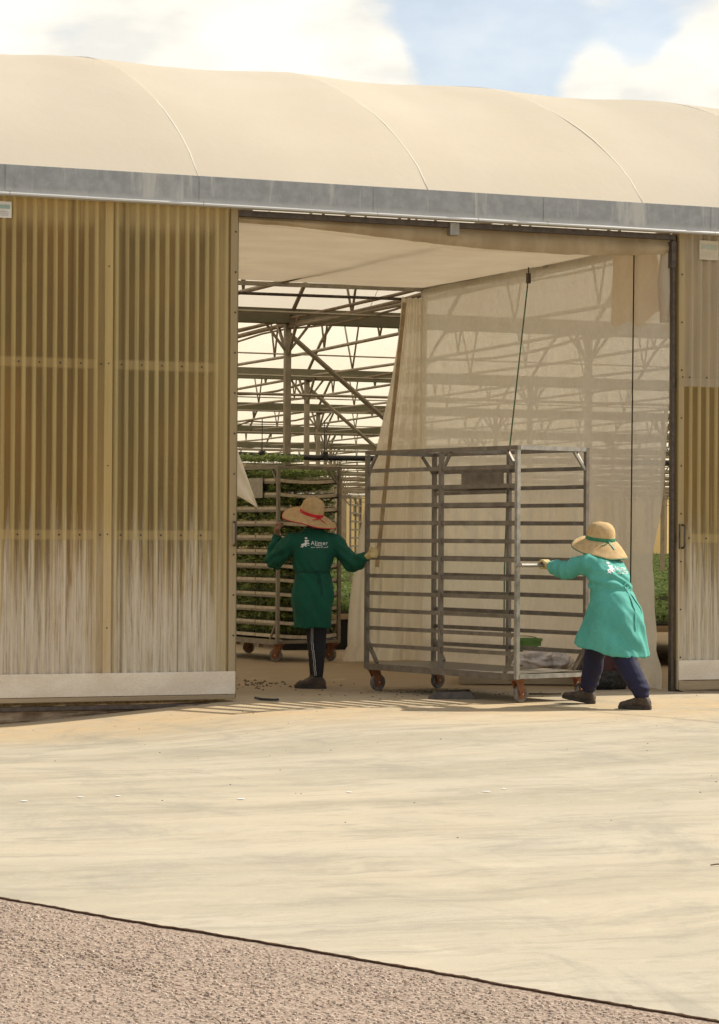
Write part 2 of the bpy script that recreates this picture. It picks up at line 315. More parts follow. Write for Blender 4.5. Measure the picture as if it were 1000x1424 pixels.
# ------------------------------------------------------------------ mesh helpers
class MB:
    def __init__(s): s.v = []; s.f = []; s.m = []; s.cur = 0
    def add(s, vs, fs):
        o = len(s.v); s.v += [tuple(x) for x in vs]
        for f in fs: s.f.append(tuple(i+o for i in f)); s.m.append(s.cur)
        return s
    def box(s, x0, x1, y0, y1, z0, z1):
        return s.add([(x0,y0,z0),(x1,y0,z0),(x1,y1,z0),(x0,y1,z0),(x0,y0,z1),(x1,y0,z1),(x1,y1,z1),(x0,y1,z1)],
              [(0,3,2,1),(4,5,6,7),(0,1,5,4),(1,2,6,5),(2,3,7,6),(3,0,4,7)])
    def bar(s, p, q, w, h=None, upv=(0, 0, 1)):
        p = Vector(p); q = Vector(q); h = h or w; d = (q-p).normalized(); u = Vector(upv)
        if abs(d.dot(u)) > .97: u = Vector((0, 1, 0)) if abs(d.y) < .9 else Vector((1, 0, 0))
        a = d.cross(u).normalized(); b = a.cross(d)
        c = [(-w/2, -h/2), (w/2, -h/2), (w/2, h/2), (-w/2, h/2)]
        return s.add([p+a*x+b*y for x, y in c]+[q+a*x+b*y for x, y in c], [(0,1,2,3),(7,6,5,4),(0,4,5,1),(1,5,6,2),(2,6,7,3),(3,7,4,0)])
    def tube(s, pts, r, n=8, caps=True):
        pts = [Vector(p) for p in pts]; k = len(pts); rs = r if isinstance(r, (list, tuple)) else [r]*k
        vs = []; prev = None
        for i, p in enumerate(pts):
            d = (pts[min(i+1, k-1)]-pts[max(i-1, 0)]).normalized()
            if prev is None:
                u = Vector((0, 0, 1)) if abs(d.z) < .9 else Vector((0, 1, 0)); a = d.cross(u).normalized()
            else:
                a = (prev - d*prev.dot(d)).normalized()
            prev = a; b = d.cross(a)
            vs += [p+(a*math.cos(2*math.pi*j/n)+b*math.sin(2*math.pi*j/n))*rs[i] for j in range(n)]
        fs = [(i*n+j, i*n+(j+1) % n, (i+1)*n+(j+1) % n, (i+1)*n+j) for i in range(k-1) for j in range(n)]
        if caps: fs += [tuple(reversed(range(n))), tuple((k-1)*n+j for j in range(n))]
        return s.add(vs, fs)
    def rings(s, rings, caps=True):
        n = len(rings[0]); vs = [p for r in rings for p in r]; k = len(rings)
        fs = [(i*n+j, i*n+(j+1) % n, (i+1)*n+(j+1) % n, (i+1)*n+j) for i in range(k-1) for j in range(n)]
        if caps: fs += [tuple(reversed(range(n))), tuple((k-1)*n+j for j in range(n))]
        return s.add(vs, fs)
    def grid(s, fn, nu, nv):
        vs = [fn(i/nu, j/nv) for j in range(nv+1) for i in range(nu+1)]
        return s.add(vs, [(j*(nu+1)+i, j*(nu+1)+i+1, (j+1)*(nu+1)+i+1, (j+1)*(nu+1)+i) for j in range(nv) for i in range(nu)])
    def mesh(s, name, mats, smooth=False):
        me = bpy.data.meshes.new(name); me.from_pydata(s.v, [], s.f); me.update()
        for mm in (mats if isinstance(mats, (list, tuple)) else [mats]): me.materials.append(mm)
        if any(s.m): me.polygons.foreach_set('material_index', s.m)
        if smooth: me.polygons.foreach_set('use_smooth', [True]*len(me.polygons))
        return me
    def build(s, name, mats, parent=None, smooth=False, bevel=0):
        o = bpy.data.objects.new(name, s.mesh(name, mats, smooth)); COL.objects.link(o)
        if parent: o.parent = parent
        if bevel:
            b = o.modifiers.new('bevel', 'BEVEL'); b.width = bevel; b.segments = 2; b.limit_method = 'ANGLE'
        return o
def tag(o, label=None, cat=None, group=None, kind=None):
    if label: o['label'] = label
    if cat: o['category'] = cat
    if group: o['group'] = group
    if kind: o['kind'] = kind
    return o
def thing(name, label, cat, loc=(0, 0, 0), rz=0, group=None):
    o = bpy.data.objects.new(name, None); COL.objects.link(o); o.location = loc; o.rotation_euler = (0, 0, rz); o.empty_display_size = .2
    return tag(o, label, cat, group)
def share(name, me, parent=None, loc=(0, 0, 0), rz=0):
    o = bpy.data.objects.new(name, me); COL.objects.link(o); o.location = loc; o.rotation_euler = (0, 0, rz)
    if parent: o.parent = parent
    return o
def copy_tree(o, parent=None):
    c = o.copy(); COL.objects.link(c)
    if parent: c.parent = parent
    for ch in list(o.children): copy_tree(ch, c)
    return c
def sstep(a, b, x):
    t = max(0, min(1, (x-a)/(b-a))); return t*t*(3-2*t)
def nz(x, y=0, z=0): return noise.noise(Vector((x, y, z)))
def lerp(a, b, t): return a+(b-a)*t
def spline(pts, t):                    # Catmull-Rom through 2-D/3-D points, t in 0..1
    k = len(pts)-1; x = t*k; i = min(int(x), k-1); u = x-i
    p = [Vector(pts[max(0, min(k, i+j))]) for j in (-1, 0, 1, 2)]
    return .5*((2*p[1])+(-p[0]+p[2])*u+(2*p[0]-5*p[1]+4*p[2]-p[3])*u*u+(-p[0]+3*p[1]-3*p[2]+p[3])*u**3)

# ------------------------------------------------------------------ ground
EDGE_A = Vector((-5.52, -10.34)); EDGE_B = Vector((-4.196, -13.349)); EDGE_D = (EDGE_B-EDGE_A).normalized(); EDGE_N = Vector((EDGE_D.y, -EDGE_D.x))  # points to the asphalt
if EDGE_N.dot(Vector((-8, -15))-EDGE_A) < 0: EDGE_N = -EDGE_N
def gz(x, y):
    w = sstep(-7, -1.0, y)*(1-sstep(.2, .5, y)*sstep(-1.6, -1.2, x)) if y < .5 else 0
    return -.165*sstep(-.75, -3.6, x)*w - .012*sstep(3.0, 3.6, x)*sstep(-3, -.5, y)*(1 if y < .3 else 0)
def edge_wob(t): return .022*nz(t*.9, 1)+.016*nz(t*5, 3)+.007*nz(t*19, 9)
def axis(lo, hi, core0, core1, step, grow=1.45):
    a = [core0+i*step for i in range(int((core1-core0)/step)+1)]
    d = step; x = a[-1]
    while x < hi: d *= grow; x += d; a.append(x)
    d = step; x = a[0]
    while x > lo: d *= grow; x -= d; a.insert(0, x)
    return a
def build_ground():
    # concrete: laid out along the joint line (s along it, t away from the asphalt)
    mb = MB(); S = axis(-1500, 1500, -9, 9, .03, 1.25); T = axis(0, 1800, 0, 16, .35)
    nS = len(S)
    for t in T:
        for s_ in S:
            p = EDGE_A + EDGE_D*s_ - EDGE_N*(t - (edge_wob(s_) if t == 0 else 0)); mb.v.append((p.x, p.y, gz(p.x, p.y)))
    for j in range(len(T)-1):
        for i in range(nS-1):
            mb.f.append((j*nS+i, (j+1)*nS+i, (j+1)*nS+i+1, j*nS+i+1)); mb.m.append(0)
    for f in range(len(mb.f)): pass
    g = mb.build('concrete_ground', M['ground'], smooth=True); tag(g, 'pale concrete apron with sweeping tyre marks', kind='structure')
    mb = MB(); T2 = axis(-.13, 1500, -.13, 5, .5)
    for t in T2:
        for s_ in S:
            p = EDGE_A + EDGE_D*s_ + EDGE_N*t; mb.v.append((p.x, p.y, -.0045 + .002*nz(p.x*1.3, p.y*1.3)))
    for j in range(len(T2)-1):
        for i in range(nS-1): mb.f.append((j*nS+i, j*nS+i+1, (j+1)*nS+i+1, (j+1)*nS+i)); mb.m.append(0)
    a = mb.build('asphalt_road', M['asphalt'], smooth=True); tag(a, 'worn pinkish asphalt road with fine cracks', kind='structure')
    # dark open joint between slab and asphalt
    mb = MB(); n = 1200; vs = []
    for i in range(n+1):
        s_ = lerp(-9, 9, i/n); w0 = edge_wob(s_)
        a_ = -.004-.009*abs(nz(s_*14, 2))-.012*max(0, nz(s_*50, 4)); b_ = .004+.006*nz(s_*9, 5)+.005*nz(s_*55, 2)
        for w, z in ((w0+a_, .0018), (w0+b_, .0012), (w0+b_+.001, -.03)):
            p = EDGE_A+EDGE_D*s_+EDGE_N*w; vs.append((p.x, p.y, z))
    mb.add(vs, [f for i in range(n) for f in ((3*i, 3*i+1, 3*i+4, 3*i+3), (3*i+1, 3*i+2, 3*i+5, 3*i+4))])
    j = mb.build('road_joint', M['crack']); tag(j, 'dark ragged joint between concrete and asphalt', kind='structure')
    # stone chippings standing proud of the worn asphalt
    rnd = random.Random(3); mb = MB()
    for _ in range(30000):
        s_ = rnd.uniform(-1.2, 4.6); t_ = rnd.uniform(.035, 1)**1.15*2.6
        p = EDGE_A+EDGE_D*s_+EDGE_N*t_; q = p-Vector((CAM.x, CAM.y)); d = q.dot(fwd0.xy); l = q.dot(rgt0.xy)
        if abs(l) > d*.16+.2 or d < 6.2: continue
        r_ = rnd.uniform(.0035, .009); h_ = r_*rnd.uniform(.25, .6); a0 = rnd.uniform(0, 6.3); z0 = -.003+.002*nz(p.x*1.3, p.y*1.3)-.001
        mb.cur = rnd.choice((0, 0, 0, 0, 1, 1, 1, 2, 3, 3))
        b_ = [(p.x+r_*math.cos(a0+k*1.2566)*rnd.uniform(.75, 1.2), p.y+r_*math.sin(a0+k*1.2566)*rnd.uniform(.75, 1.2)) for k in range(5)]
        mb.add([(x, y, z0) for x, y in b_]+[(lerp(p.x, x, .6), lerp(p.y, y, .6), z0+h_*rnd.uniform(.8, 1.1)) for x, y in b_], [(k, (k+1) % 5, 5+(k+1) % 5, 5+k) for k in range(5)]+[(5, 6, 7, 8, 9)])
    tag(mb.build('asphalt_chippings', [M['chip_a'], M['chip_b'], M['chip_c'], M['chip_d']]), 'stone chippings standing out of the worn asphalt', kind='stuff')
    # asphalt cracks
    mb = MB()
    def crack(s0, t0, ds, dt, n, w):
        p = [(s0, t0)]
        for i in range(n): p.append((p[-1][0]+ds*(1+.5*nz(i*.7, s0)), p[-1][1]+dt+.02*nz(i*.9, t0*3+s0)))
        vs = []
        for i, (a, b) in enumerate(p):
            ww = w*(.12+.75*abs(nz(i*.9, s0*7)))
            for q in (-ww, ww):
                P = EDGE_A+EDGE_D*a+EDGE_N*(b+q); vs.append((P.x, P.y, -.003+.002*nz(P.x*1.3, P.y*1.3)+.0055))
        mb.add(vs, [(2*i, 2*i+1, 2*i+3, 2*i+2) for i in range(len(p)-1)])
    for s0, t0, ds, dt, n, w in [(-1.2,.55,.035,.004,70,.005),(.1,.38,.035,.007,60,.006),(.7,.62,.03,-.003,45,.005),(-.4,.9,.035,.002,60,.004),(1.0,.45,.03,.012,50,.005),(-1.5,1.0,.04,-.006,40,.003),(.2,.3,.012,.02,22,.003),(1.7,.3,.03,.004,50,.006),(-.9,.3,.03,.008,40,.003)]:
        crack(s0, t0, ds, dt, n, w)
    c = mb.build('asphalt_crack', M['crack']); tag(c, 'fine dark cracks wandering through the asphalt', kind='stuff')
    # hairline slab joint running from the doorway to the right front
    mb = MB(); p0 = Vector((.75, -.75)); p1 = Vector((2.0, -5.2)); q = (p1-p0).normalized(); n_ = Vector((q.y, -q.x)); vs = []
    for i in range(60):
        p = p0.lerp(p1, i/59)
        for w in (-.005, .005): P = p+n_*(w+.004*nz(i*.4)); vs.append((P.x, P.y, gz(P.x, P.y)+.004))
    mb.add(vs, [(2*i, 2*i+1, 2*i+3, 2*i+2) for i in range(59)])
    tag(mb.build('slab_joint', M['stain']), 'hairline joint across the concrete slab', kind='structure')
    # loose grit, crumbs of peat
    mb = MB()
    def crumb(x, y, r):
        z = gz(x, y); t = random.random()*6.28
        pts = [(x+r*math.cos(t+k*1.57)*random.uniform(.6, 1.2), y+r*math.sin(t+k*1.57)*random.uniform(.6, 1.2), z) for k in range(4)]
        mb.add(pts+[(x, y, z+r*.8)], [(0, 1, 4), (1, 2, 4), (2, 3, 4), (3, 0, 4)])
    for _ in range(120): crumb(random.uniform(-4, 4), -random.random()**1.5*9-.3, random.uniform(.003, .008))
    for _ in range(130): crumb(random.gauss(-.35, .45), random.gauss(2.0, .35), random.uniform(.008, .022))
    for _ in range(90): crumb(random.gauss(.7, .5), random.gauss(.35, .25), random.uniform(.006, .016))
    tag(mb.build('loose_grit', M['stain']), 'dark crumbs of peat and grit scattered on the concrete', kind='stuff')
    mb = MB()
    for (x, y, a, b) in [(-4.62,-7.1,.022,.010),(-4.3,-7.0,.018,.008),(-4.1,-7.0,.016,.008),(-3.55,-7.35,.028,.010),(-2.9,-7.2,.02,.008),(-2.2,-7.4,.03,.009),(-2.05,-7.3,.014,.007)]:
        mb.add([(x+a*math.cos(k*.7854)*(.8+.3*nz(k, x)), y+b*2*math.sin(k*.7854), gz(x, y)+.004) for k in range(8)], [tuple(range(8))])
    tag(mb.build('paint_drips', M['print']), 'few small white paint drips on the concrete', kind='structure')
build_ground()

# ------------------------------------------------------------------ greenhouse
GH = thing('greenhouse', 'long plastic film greenhouse with amber corrugated front and open doorway', 'greenhouse')
ARCH = [(0, 4.275), (.16, 4.46), (.5, 4.71), (1.01, 5.02), (1.55, 5.275), (2.11, 5.5), (2.7, 5.70), (3.25, 5.84), (4.2, 6.02), (5.55, 6.11)]
def arch(s):                              # s 0..1 over the whole span of width 11.1
    def half(q):
        y = q*5.55
        for (a, b), (c, d) in zip(ARCH, ARCH[1:]):
            if y <= c+1e-6: t = (y-a)/(c-a); return Vector((y, lerp(b, d, t)))
        return Vector(ARCH[-1])
    if s <= .5: return half(s*2)
    h = half((1-s)*2); return Vector((11.1-h.x, h.y))
def arch_s(i, n):                         # sample denser near the feet
    q = i/n; return .5-.5*math.cos(math.pi*q) if False else q
# smooth profile
PROF = []
for i in range(49):
    q = i/48; a = arch(max(0, q-.012)); b = arch(q); c = arch(min(1, q+.012)); PROF.append((b.x, (a.y+2*b.y+c.y)/4))
PROF[0] = (0, 4.27)
X0, X1 = -16.0, 82.0; SPANS = 13
HOOPS = [-1.43+2.04*k for k in range(-7, 42)]
YG = [0.0]+[.45+11.15*k for k in range(1, SPANS+1)]
def roof():
    xs = [X0]+[h for h in HOOPS if X0 < h < X1]+[X1]
    for a, b in zip(xs, xs[1:]):
        near = -7 < a < 8
        nu = 14 if near else 4
        def fn(u, v):
            i = min(47, int(v*48)); t = v*48-i; y = lerp(PROF[i][0], PROF[i+1][0], t); z = lerp(PROF[i][1], PROF[i+1][1], t)
            x = lerp(a, b, u); s_ = .040*(math.sin(math.pi*u)**1.35)*min(1, math.sin(math.pi*v)*3.2)
            s_ += .010*nz(x*2.1, y*1.1, z)*min(1, v*12)
            if v == 0: z += .007*nz(x*2.3, 4)
            return (x, y*(YG[1]/11.1), z-s_)
        MB().grid(fn, nu, 48).build('roof_film', M['film'], GH, smooth=True)
    for h in HOOPS:
        if -7 < h < 8:
            MB().tube([(h, p[0]*(YG[1]/11.1), p[1]-.002) for p in PROF], .005, 6).build('hoop_seam', M['seam'], GH, smooth=True)
    for k in range(1, SPANS):
        y0, w = YG[k], (YG[k+1]-YG[k])/11.1
        me = MB().grid(lambda u, v: (lerp(X0, X1, u), y0+PROF[int(round(v*48))][0]*w, PROF[int(round(v*48))][1]), 1, 48)
        me.build('roof_film', M['film_in'], GH, smooth=True)
roof()
def facade():
    # gutter front in segments, with joint straps, lip and fixing ledge
    g0 = -16.0; i = 0
    segs = [(-16, -9.1), (-9.1, -6.0), (-6.0, -3.02), (-3.02, -1.42), (-1.42, .10), (.10, 1.02), (1.02, 1.67), (1.67, 3.3), (3.3, 6.4), (6.4, 9.5), (9.5, 40), (40, 82)]
    for a, b in segs:
        mb = MB()
        prof = [(-.085, 4.262), (-.105, 4.258), (-.105, 4.055), (-.125, 4.030), (-.125, 4.018), (-.02, 4.018), (-.02, 4.03), (-.085, 4.055)]
        n = max(2, int((b-a)/.2)) if b-a < 5 else 2
        ring = [[(lerp(a+.002, b-.002, q/n), y+.004*nz(lerp(a, b, q/n)*1.5, z), z) for y, z in prof] for q in range(n+1)]
        mb.rings(ring); mb.build('gutter_segment', M['gutter'], GH)
        if b < 12:
            MB().box(b-.035, b+.035, -.110, -.1055, 4.05, 4.256).build('gutter_strap', M['gutter'], GH)
    MB().box(X0, X1, -.08, .08, 4.075, 4.12).build('eaves_beam', M['galv'], GH)
    # dark sliding-door track and stop block
    MB().box(-1.09, 2.96, -.015, .045, 3.965, 4.012).build('door_track', M['dark'], GH)
    MB().box(.80, .885, -.03, .05, 3.90, 4.005).build('track_hanger', M['galv'], GH, bevel=.004)
    MB().box(2.945, 2.972, -.005, .05, -.01, 4.012).box(2.972, 3.0, .04, .05, -.01, 4.012).build('door_post', M['dark'], GH)
    MB().box(2.93, 2.975, -.012, .06, 3.72, 3.95).build('post_bracket', M['dark'], GH)
    # fixed corrugated walls
    def wall(a, b, z0):
        xs = a; 
        while xs < b-.01:
            xe = min(b, xs+1.1)
            corrugated(xs, xe, .16, z0, 4.07, .0845).build('wall_sheet', M['fibre_wall'], GH, smooth=True); xs = xe
    wall(-16, -1.12, -.02); wall(3.02, 12, .0)
    MB().box(12, X1, .14, .16, 0, 4.07).build('wall_sheet', M['fibre_wall'], GH)
    MB().box(X0-.02, X0, 0, YG[SPANS], 0, 4.2).build('side_wall', M['farwall'], GH)
    MB().box(X1, X1+.02, 0, YG[SPANS], 0, 4.2).build('side_wall', M['farwall'], GH)
    MB().box(X0, X1, YG[SPANS], YG[SPANS]+.02, 0, 4.2).build('end_wall', M['farwall'], GH)
    for k in range(0, 40):
        x = 20+k*1.5
        MB().box(x, x+.09, YG[SPANS]-.09, YG[SPANS]-.002, 0, 4.2).build('end_wall_post', M['truss'], GH)
    # concrete kerb under the left leaf, step at the right
    mb = MB()
    def kf(u, v):
        x = lerp(-6, -1.15, u)
        return (x, -.075-.02*nz(x*3, v*3)-.015*nz(x*11, v*5), lerp(gz(x, -.1)-.03, -.055+.01*nz(x*4, 2), v))
    mb.grid(kf, 120, 8)
    mb.grid(lambda u, v: (lerp(-6, -1.15, u), lerp(-.075-.02*nz(lerp(-6, -1.15, u)*3, 3)-.015*nz(lerp(-6, -1.15, u)*11, 5), .3, v), -.055+.01*nz(lerp(-6, -1.15, u)*4, 2)), 120, 1)
    mb.build('kerb', M['concrete_old'], GH)
    mb = MB()
    mb.grid(lambda u, v: (lerp(-1.62, -.86, u), lerp(-.16, .25, v), -.035+.02*nz(u*4, v*4)-.05*abs(u-.45)**2+ .012), 12, 8)
    mb.grid(lambda u, v: (lerp(-1.62, -.86, u), -.16-.02*nz(u*7), lerp(gz(lerp(-1.62, -.86, u), -.2)-.02, -.035+.02*nz(u*4, 0)-.05*abs(u-.45)**2+.012, v)), 12, 2)
    mb.build('threshold_stone', M['concrete_old'], GH)
    MB().box(-6, -1.24, -.10, -.02, -.052, -.018).build('bottom_rail', M['dark'], GH, bevel=.005)
def corrugated(x0, x1, y, z0, z1, pitch, amp=.022, nz_=6):
    n = int((x1-x0)/pitch*14)
    def fn(u, v):
        x = lerp(x0, x1, u); ph = (x % pitch)/pitch
        c = (.5+.5*math.cos(2*math.pi*ph))
        return (x, y-amp*c**1.6, lerp(z0, z1, v))
    return MB().grid(fn, n, nz_)
facade()

# interior frame: inner gutters, columns with Y struts, arched trusses, purlins
ROWS = [3.56+2.21*k for k in range(-7, 36)]
def in_band(x, y, margin):
    q = Vector((x, y, 0))-Vector((CAM.x, CAM.y, 0)); d = q.dot(fwd0); l = q.dot(rgt0)
    return -.052*d-margin < l < .128*d+margin
def truss_mesh(w):
    mb = MB(); P = [(0, p[0]*w, p[1]-.06) for p in PROF[::3]]
    mb.tube(P, .030, 6)
    W = 11.1*w; mb.tube([(0, .1, 4.2), (0, W*.5, 4.16), (0, W-.1, 4.2)], .026, 6)
    def top(y):
        i = min(47, int(y/w/11.1*48)); return PROF[i][1]-.07
    for c in (.2, .4, .6, .8):
        for s in (-1, 1):
            y = W*c+s*.55; mb.tube([(0, W*c, 4.19), (0, y, top(y))], .016, 5)
    return mb.mesh('truss', M['truss'], True)
def column_mesh():
    mb = MB(); mb.box(-.04, .04, -.04, .04, 0, 4.13)
    for s in (-1, 1):
        mb.bar((0, s*.03, 3.72), (0, s*.42, 4.2), .035); mb.bar((s*.03, 0, 3.78), (s*.32, 0, 4.15), .03)
    return mb.mesh('column', M['truss'])
def interior():
    t1 = truss_mesh(YG[1]/11.1); t2 = truss_mesh(11.15/11.1); cm = column_mesh()
    for k in range(SPANS):
        for i, x in enumerate(ROWS):
            if in_band(x, YG[k]+5.5, 4.5 if k < 7 else 1.5) or in_band(x, YG[k]+11, 2.5) or in_band(x, YG[k], 2.5):
                share('truss', t1 if k == 0 else t2, GH, (x, YG[k], -.11 if k == 0 else 0))
    for k in range(1, SPANS):
        y = YG[k]
        prof = [(-.17, 4.32), (-.16, 4.32), (-.10, 4.155), (.10, 4.155), (.16, 4.32), (.17, 4.32), (.115, 4.135), (-.115, 4.135)]
        MB().rings([[(x, y+a, b) for a, b in prof] for x in (X0, X1)]).build('inner_gutter', M['igutter'], GH)
        for i, x in enumerate(ROWS):
            if (i-7) % 2 == 0 and in_band(x, y, 4 if k < 7 else 1.5): share('column', cm, GH, (x, y, 0))
    for k in range(SPANS):
        w = (YG[k+1]-YG[k])/11.1
        for q in (.13, .28, .5, .72, .87):
            p = PROF[int(q*48)]
            MB().tube([(X0, YG[k]+p[0]*w, p[1]-(.15 if k == 0 else .05)), (X1, YG[k]+p[0]*w, p[1]-(.15 if k == 0 else .05))], .016, 5).build('purlin', M['truss'], GH)
    # sway braces from the column heads, wire runs
    for a, b in [((3.58, 11.60, 4.0), (7.96, 11.60, .52)), ((8.0, 22.75, 4.0), (12.38, 22.75, .52))]:
        MB().tube([a, b], .035, 6).build('sway_brace', M['truss'], GH)
    for dz, r, sag in [(-.03, .05, .10), (.03, .035, .02), (-.07, .022, .2)]:
        pts = [(3.56+.03*nz(i*.3, dz*9), lerp(.4, 23, i/24), 4.17+dz-sag*math.sin(math.pi*((i*1.9) % 12)/12)*.5+.02*nz(i*.8, dz)) for i in range(25)]
        MB().tube(pts, r*.62, 6).build('cable_bundle', M['rusty'], GH, smooth=True)
    for (x, y0, y1) in [(7.98, 11.6, 33), (12.4, 22.7, 44)]:
        pts = [(x+.04, lerp(y0, y1, i/20), 4.14-.12*math.sin(math.pi*((i*2) % 10)/10)) for i in range(21)]
        MB().tube(pts, .022, 6).build('cable_bundle', M['rusty'], GH, smooth=True)
    for k in range(1, 9):
        y = YG[k]-3.2
        MB().tube([(X0, y, 3.98), (X1, y, 3.98)], .018, 5).build('cross_wire', M['truss'], GH)
        y = YG[k]-7.4
        if k > 1: MB().tube([(X0, y, 4.02), (X1, y, 4.02)], .012, 5).build('cross_wire', M['truss'], GH)
    for k in range(1, 11):
        y = YG[k]+1.0
        MB().tube([(X0, y, 3.3-.04*(k % 3)), (X1, y, 3.3-.04*(k % 3))], .02, 5).build('heating_pipe', M['truss'], GH)
interior()
wp = thing('irrigation_pipe', 'black irrigation pipe hanging across the greenhouse above the plants', 'pipe')
MB().tube([(-3, 9, 2.32), (1.99, 9, 2.315), (3.0, 9, 2.29), (4.5, 9, 2.30), (9, 9, 2.31)], .034, 8).build('main_pipe', M['pipe'], wp, smooth=True)
for x in (-.5, 2.3, 3.1, 5.2, 7.5):
    MB().tube([(x, 9, 2.75), (x, 9, 2.33)], .006, 5).build('hanger', M['pipe'], wp)
    MB().box(x-.03, x+.03, 8.955, 9.045, 2.26, 2.36).build('clamp', M['pipe'], wp)

# ------------------------------------------------------------------ sliding door leaves
def screws(pts, parent, y):
    mb = MB()
    for x, z in pts:
        mb.tube([(x, y, z), (x, y-.006, z)], [.009, .006], 6)
    o = mb.build('screws', M['dark'], parent); o['kind'] = 'stuff'
def notice(x0, x1, z0, z1, y, label, pm='paper', im='ink', gm='inkgrey'):
    t = thing('paper_notice', label, 'notice', (x0, y, z0))
    w, h = x1-x0, z1-z0
    MB().grid(lambda u, v: (u*w, -.004*math.sin(u*7)-.002, v*h), 12, 2).build('sheet', M[pm], t)
    MB().grid(lambda u, v: (lerp(.08*w, .92*w, u), -.004*math.sin(lerp(.08, .92, u)*7)-.004, lerp(.55*h, .8*h, v)), 12, 1).build('printed_heading', M[im], t)
    for q in (.38, .27, .16):
        MB().grid(lambda u, v: (lerp(.08*w, .85*w, u), -.004*math.sin(lerp(.08, .85, u)*7)-.004, lerp((q-.02)*h, (q+.02)*h, v)), 12, 1).build('printed_line', M[gm], t)
def d_handle(x, y, z, parent, h=.19):
    MB().tube([(x, y, z-h/2), (x, y-.03, z-h/2), (x, y-.045, z-h/2+.02), (x, y-.045, z+h/2-.02), (x, y-.03, z+h/2), (x, y, z+h/2)], .009, 7).build('handle', M['dark'], parent, smooth=True)
def left_door():
    t = thing('sliding_door', 'left sliding door leaf of amber corrugated sheets over a pale kick board', 'door')
    for a, b, m in [(-4.42, -3.28, 'fibre_b'), (-3.28, -2.175, 'fibre'), (-2.175, -1.135, 'fibre_b')]:
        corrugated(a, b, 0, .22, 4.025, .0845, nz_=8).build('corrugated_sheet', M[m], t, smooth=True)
    # flat laps and edge trims
    MB().box(-2.215, -2.15, -.030, -.024, .22, 4.03).build('lap_strip', M['fibre'], t)
    MB().box(-3.32, -3.255, -.030, -.024, .22, 4.03).build('lap_strip', M['fibre'], t)
    MB().box(-1.155, -1.092, -.034, -.004, .02, 4.028).box(-1.096, -1.090, -.034, .05, .02, 4.028).build('edge_trim', M['fibre_e'], t)
    # galvanised frame behind the sheets
    for z in (.25, 1.345, 2.715, 3.94): MB().box(-4.42, -1.10, .006, .045, z-.03, z+.03).build('girt', M['amberflat'], t)
    for x in (-1.13, -2.18, -3.28): MB().box(x-.03, x+.03, .046, .085, .03, 4.0).build('stile', M['amberflat'], t)
    # kick board and sill
    MB().box(-4.42, -1.096, -.042, -.008, .052, .238).build('kick_board', M['board'], t, bevel=.004)
    MB().box(-4.42, -1.10, -.05, 0, .012, .048).build('bottom_sill', M['wood'], t, bevel=.004)
    d_handle(-1.115, -.034, 1.36, t)
    MB().box(-1.128, -1.108, -.037, -.035, 1.27, 1.45).build('handle_plate', M['wood'], t)
    pts = [(-4.3+.0845*2*i+.03, z) for z in (1.345, 2.715) for i in range(18)] + [(-2.183, z) for z in (3.5, 2.72, 1.9, 1.35, .6)]
    screws(pts, t, -.026); screws([(-1.115, .2+.33*i) for i in range(12)], t, -.034)
    notice(-3.16, -2.985, 3.845, 3.975, -.026, 'small paper notice with green heading stuck at top of left door')
left_door()
def right_door():
    t = thing('sliding_door', 'right sliding door leaf with greyed upper sheet and steel handle', 'door')
    corrugated(3.035, 4.14, -.008, 2.68, 4.06, .0845, nz_=4).build('corrugated_sheet', M['fibre_grey'], t, smooth=True)
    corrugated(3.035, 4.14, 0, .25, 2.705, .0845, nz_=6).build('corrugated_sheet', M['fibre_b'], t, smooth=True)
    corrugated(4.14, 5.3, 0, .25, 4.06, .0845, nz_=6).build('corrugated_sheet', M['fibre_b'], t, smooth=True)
    MB().box(2.992, 3.045, -.036, -.004, .02, 4.06).build('edge_trim', M['fibre_e'], t)
    for z in (.25, 1.345, 2.715, 3.98): MB().box(3.0, 5.3, .008, .045, z-.03, z+.03).build('girt', M['amberflat'], t)
    MB().box(3.0, 3.06, .046, .085, .03, 4.0).build('stile', M['amberflat'], t)
    MB().box(3.0, 5.3, -.044, -.006, .10, .272).build('kick_board', M['board'], t, bevel=.004)
    MB().box(3.0, 5.3, -.05, -.002, .012, .094).build('bottom_sill', M['wood'], t, bevel=.004)
    d_handle(3.03, -.036, 1.36, t, .2); MB().box(2.997, 3.012, -.040, -.037, 1.25, 1.47).build('handle_plate', M['dark'], t)
    screws([(3.02, .3+.42*i) for i in range(9)]+[(3.10, 2.76), (3.27, 2.76), (3.03, 2.76), (3.1, 1.345), (3.27, 1.345), (3.02, .16)], t, -.036)
    notice(3.19, 3.38, 3.80, 3.97, -.036, 'faded paper notice with green heading at top of right door', 'paper_f', 'ink_f', 'paper_f')
right_door()
mb = MB()
mb.grid(lambda u, v: (lerp(3.0, 4.6, u), lerp(-.22-.05*nz(u*5), .1, v), .012*nz(u*9, v*3)-.008+.015*min(1, v*3)), 30, 6)
mb.grid(lambda u, v: (lerp(3.0, 4.6, u), -.22-.05*nz(u*5)-.006*v, lerp(-.04, .012*nz(u*9, 0)-.008, v)), 30, 2)
tag(mb.build('threshold_slab', M['concrete_old']), 'rough broken concrete threshold under the right door leaf', 'step')

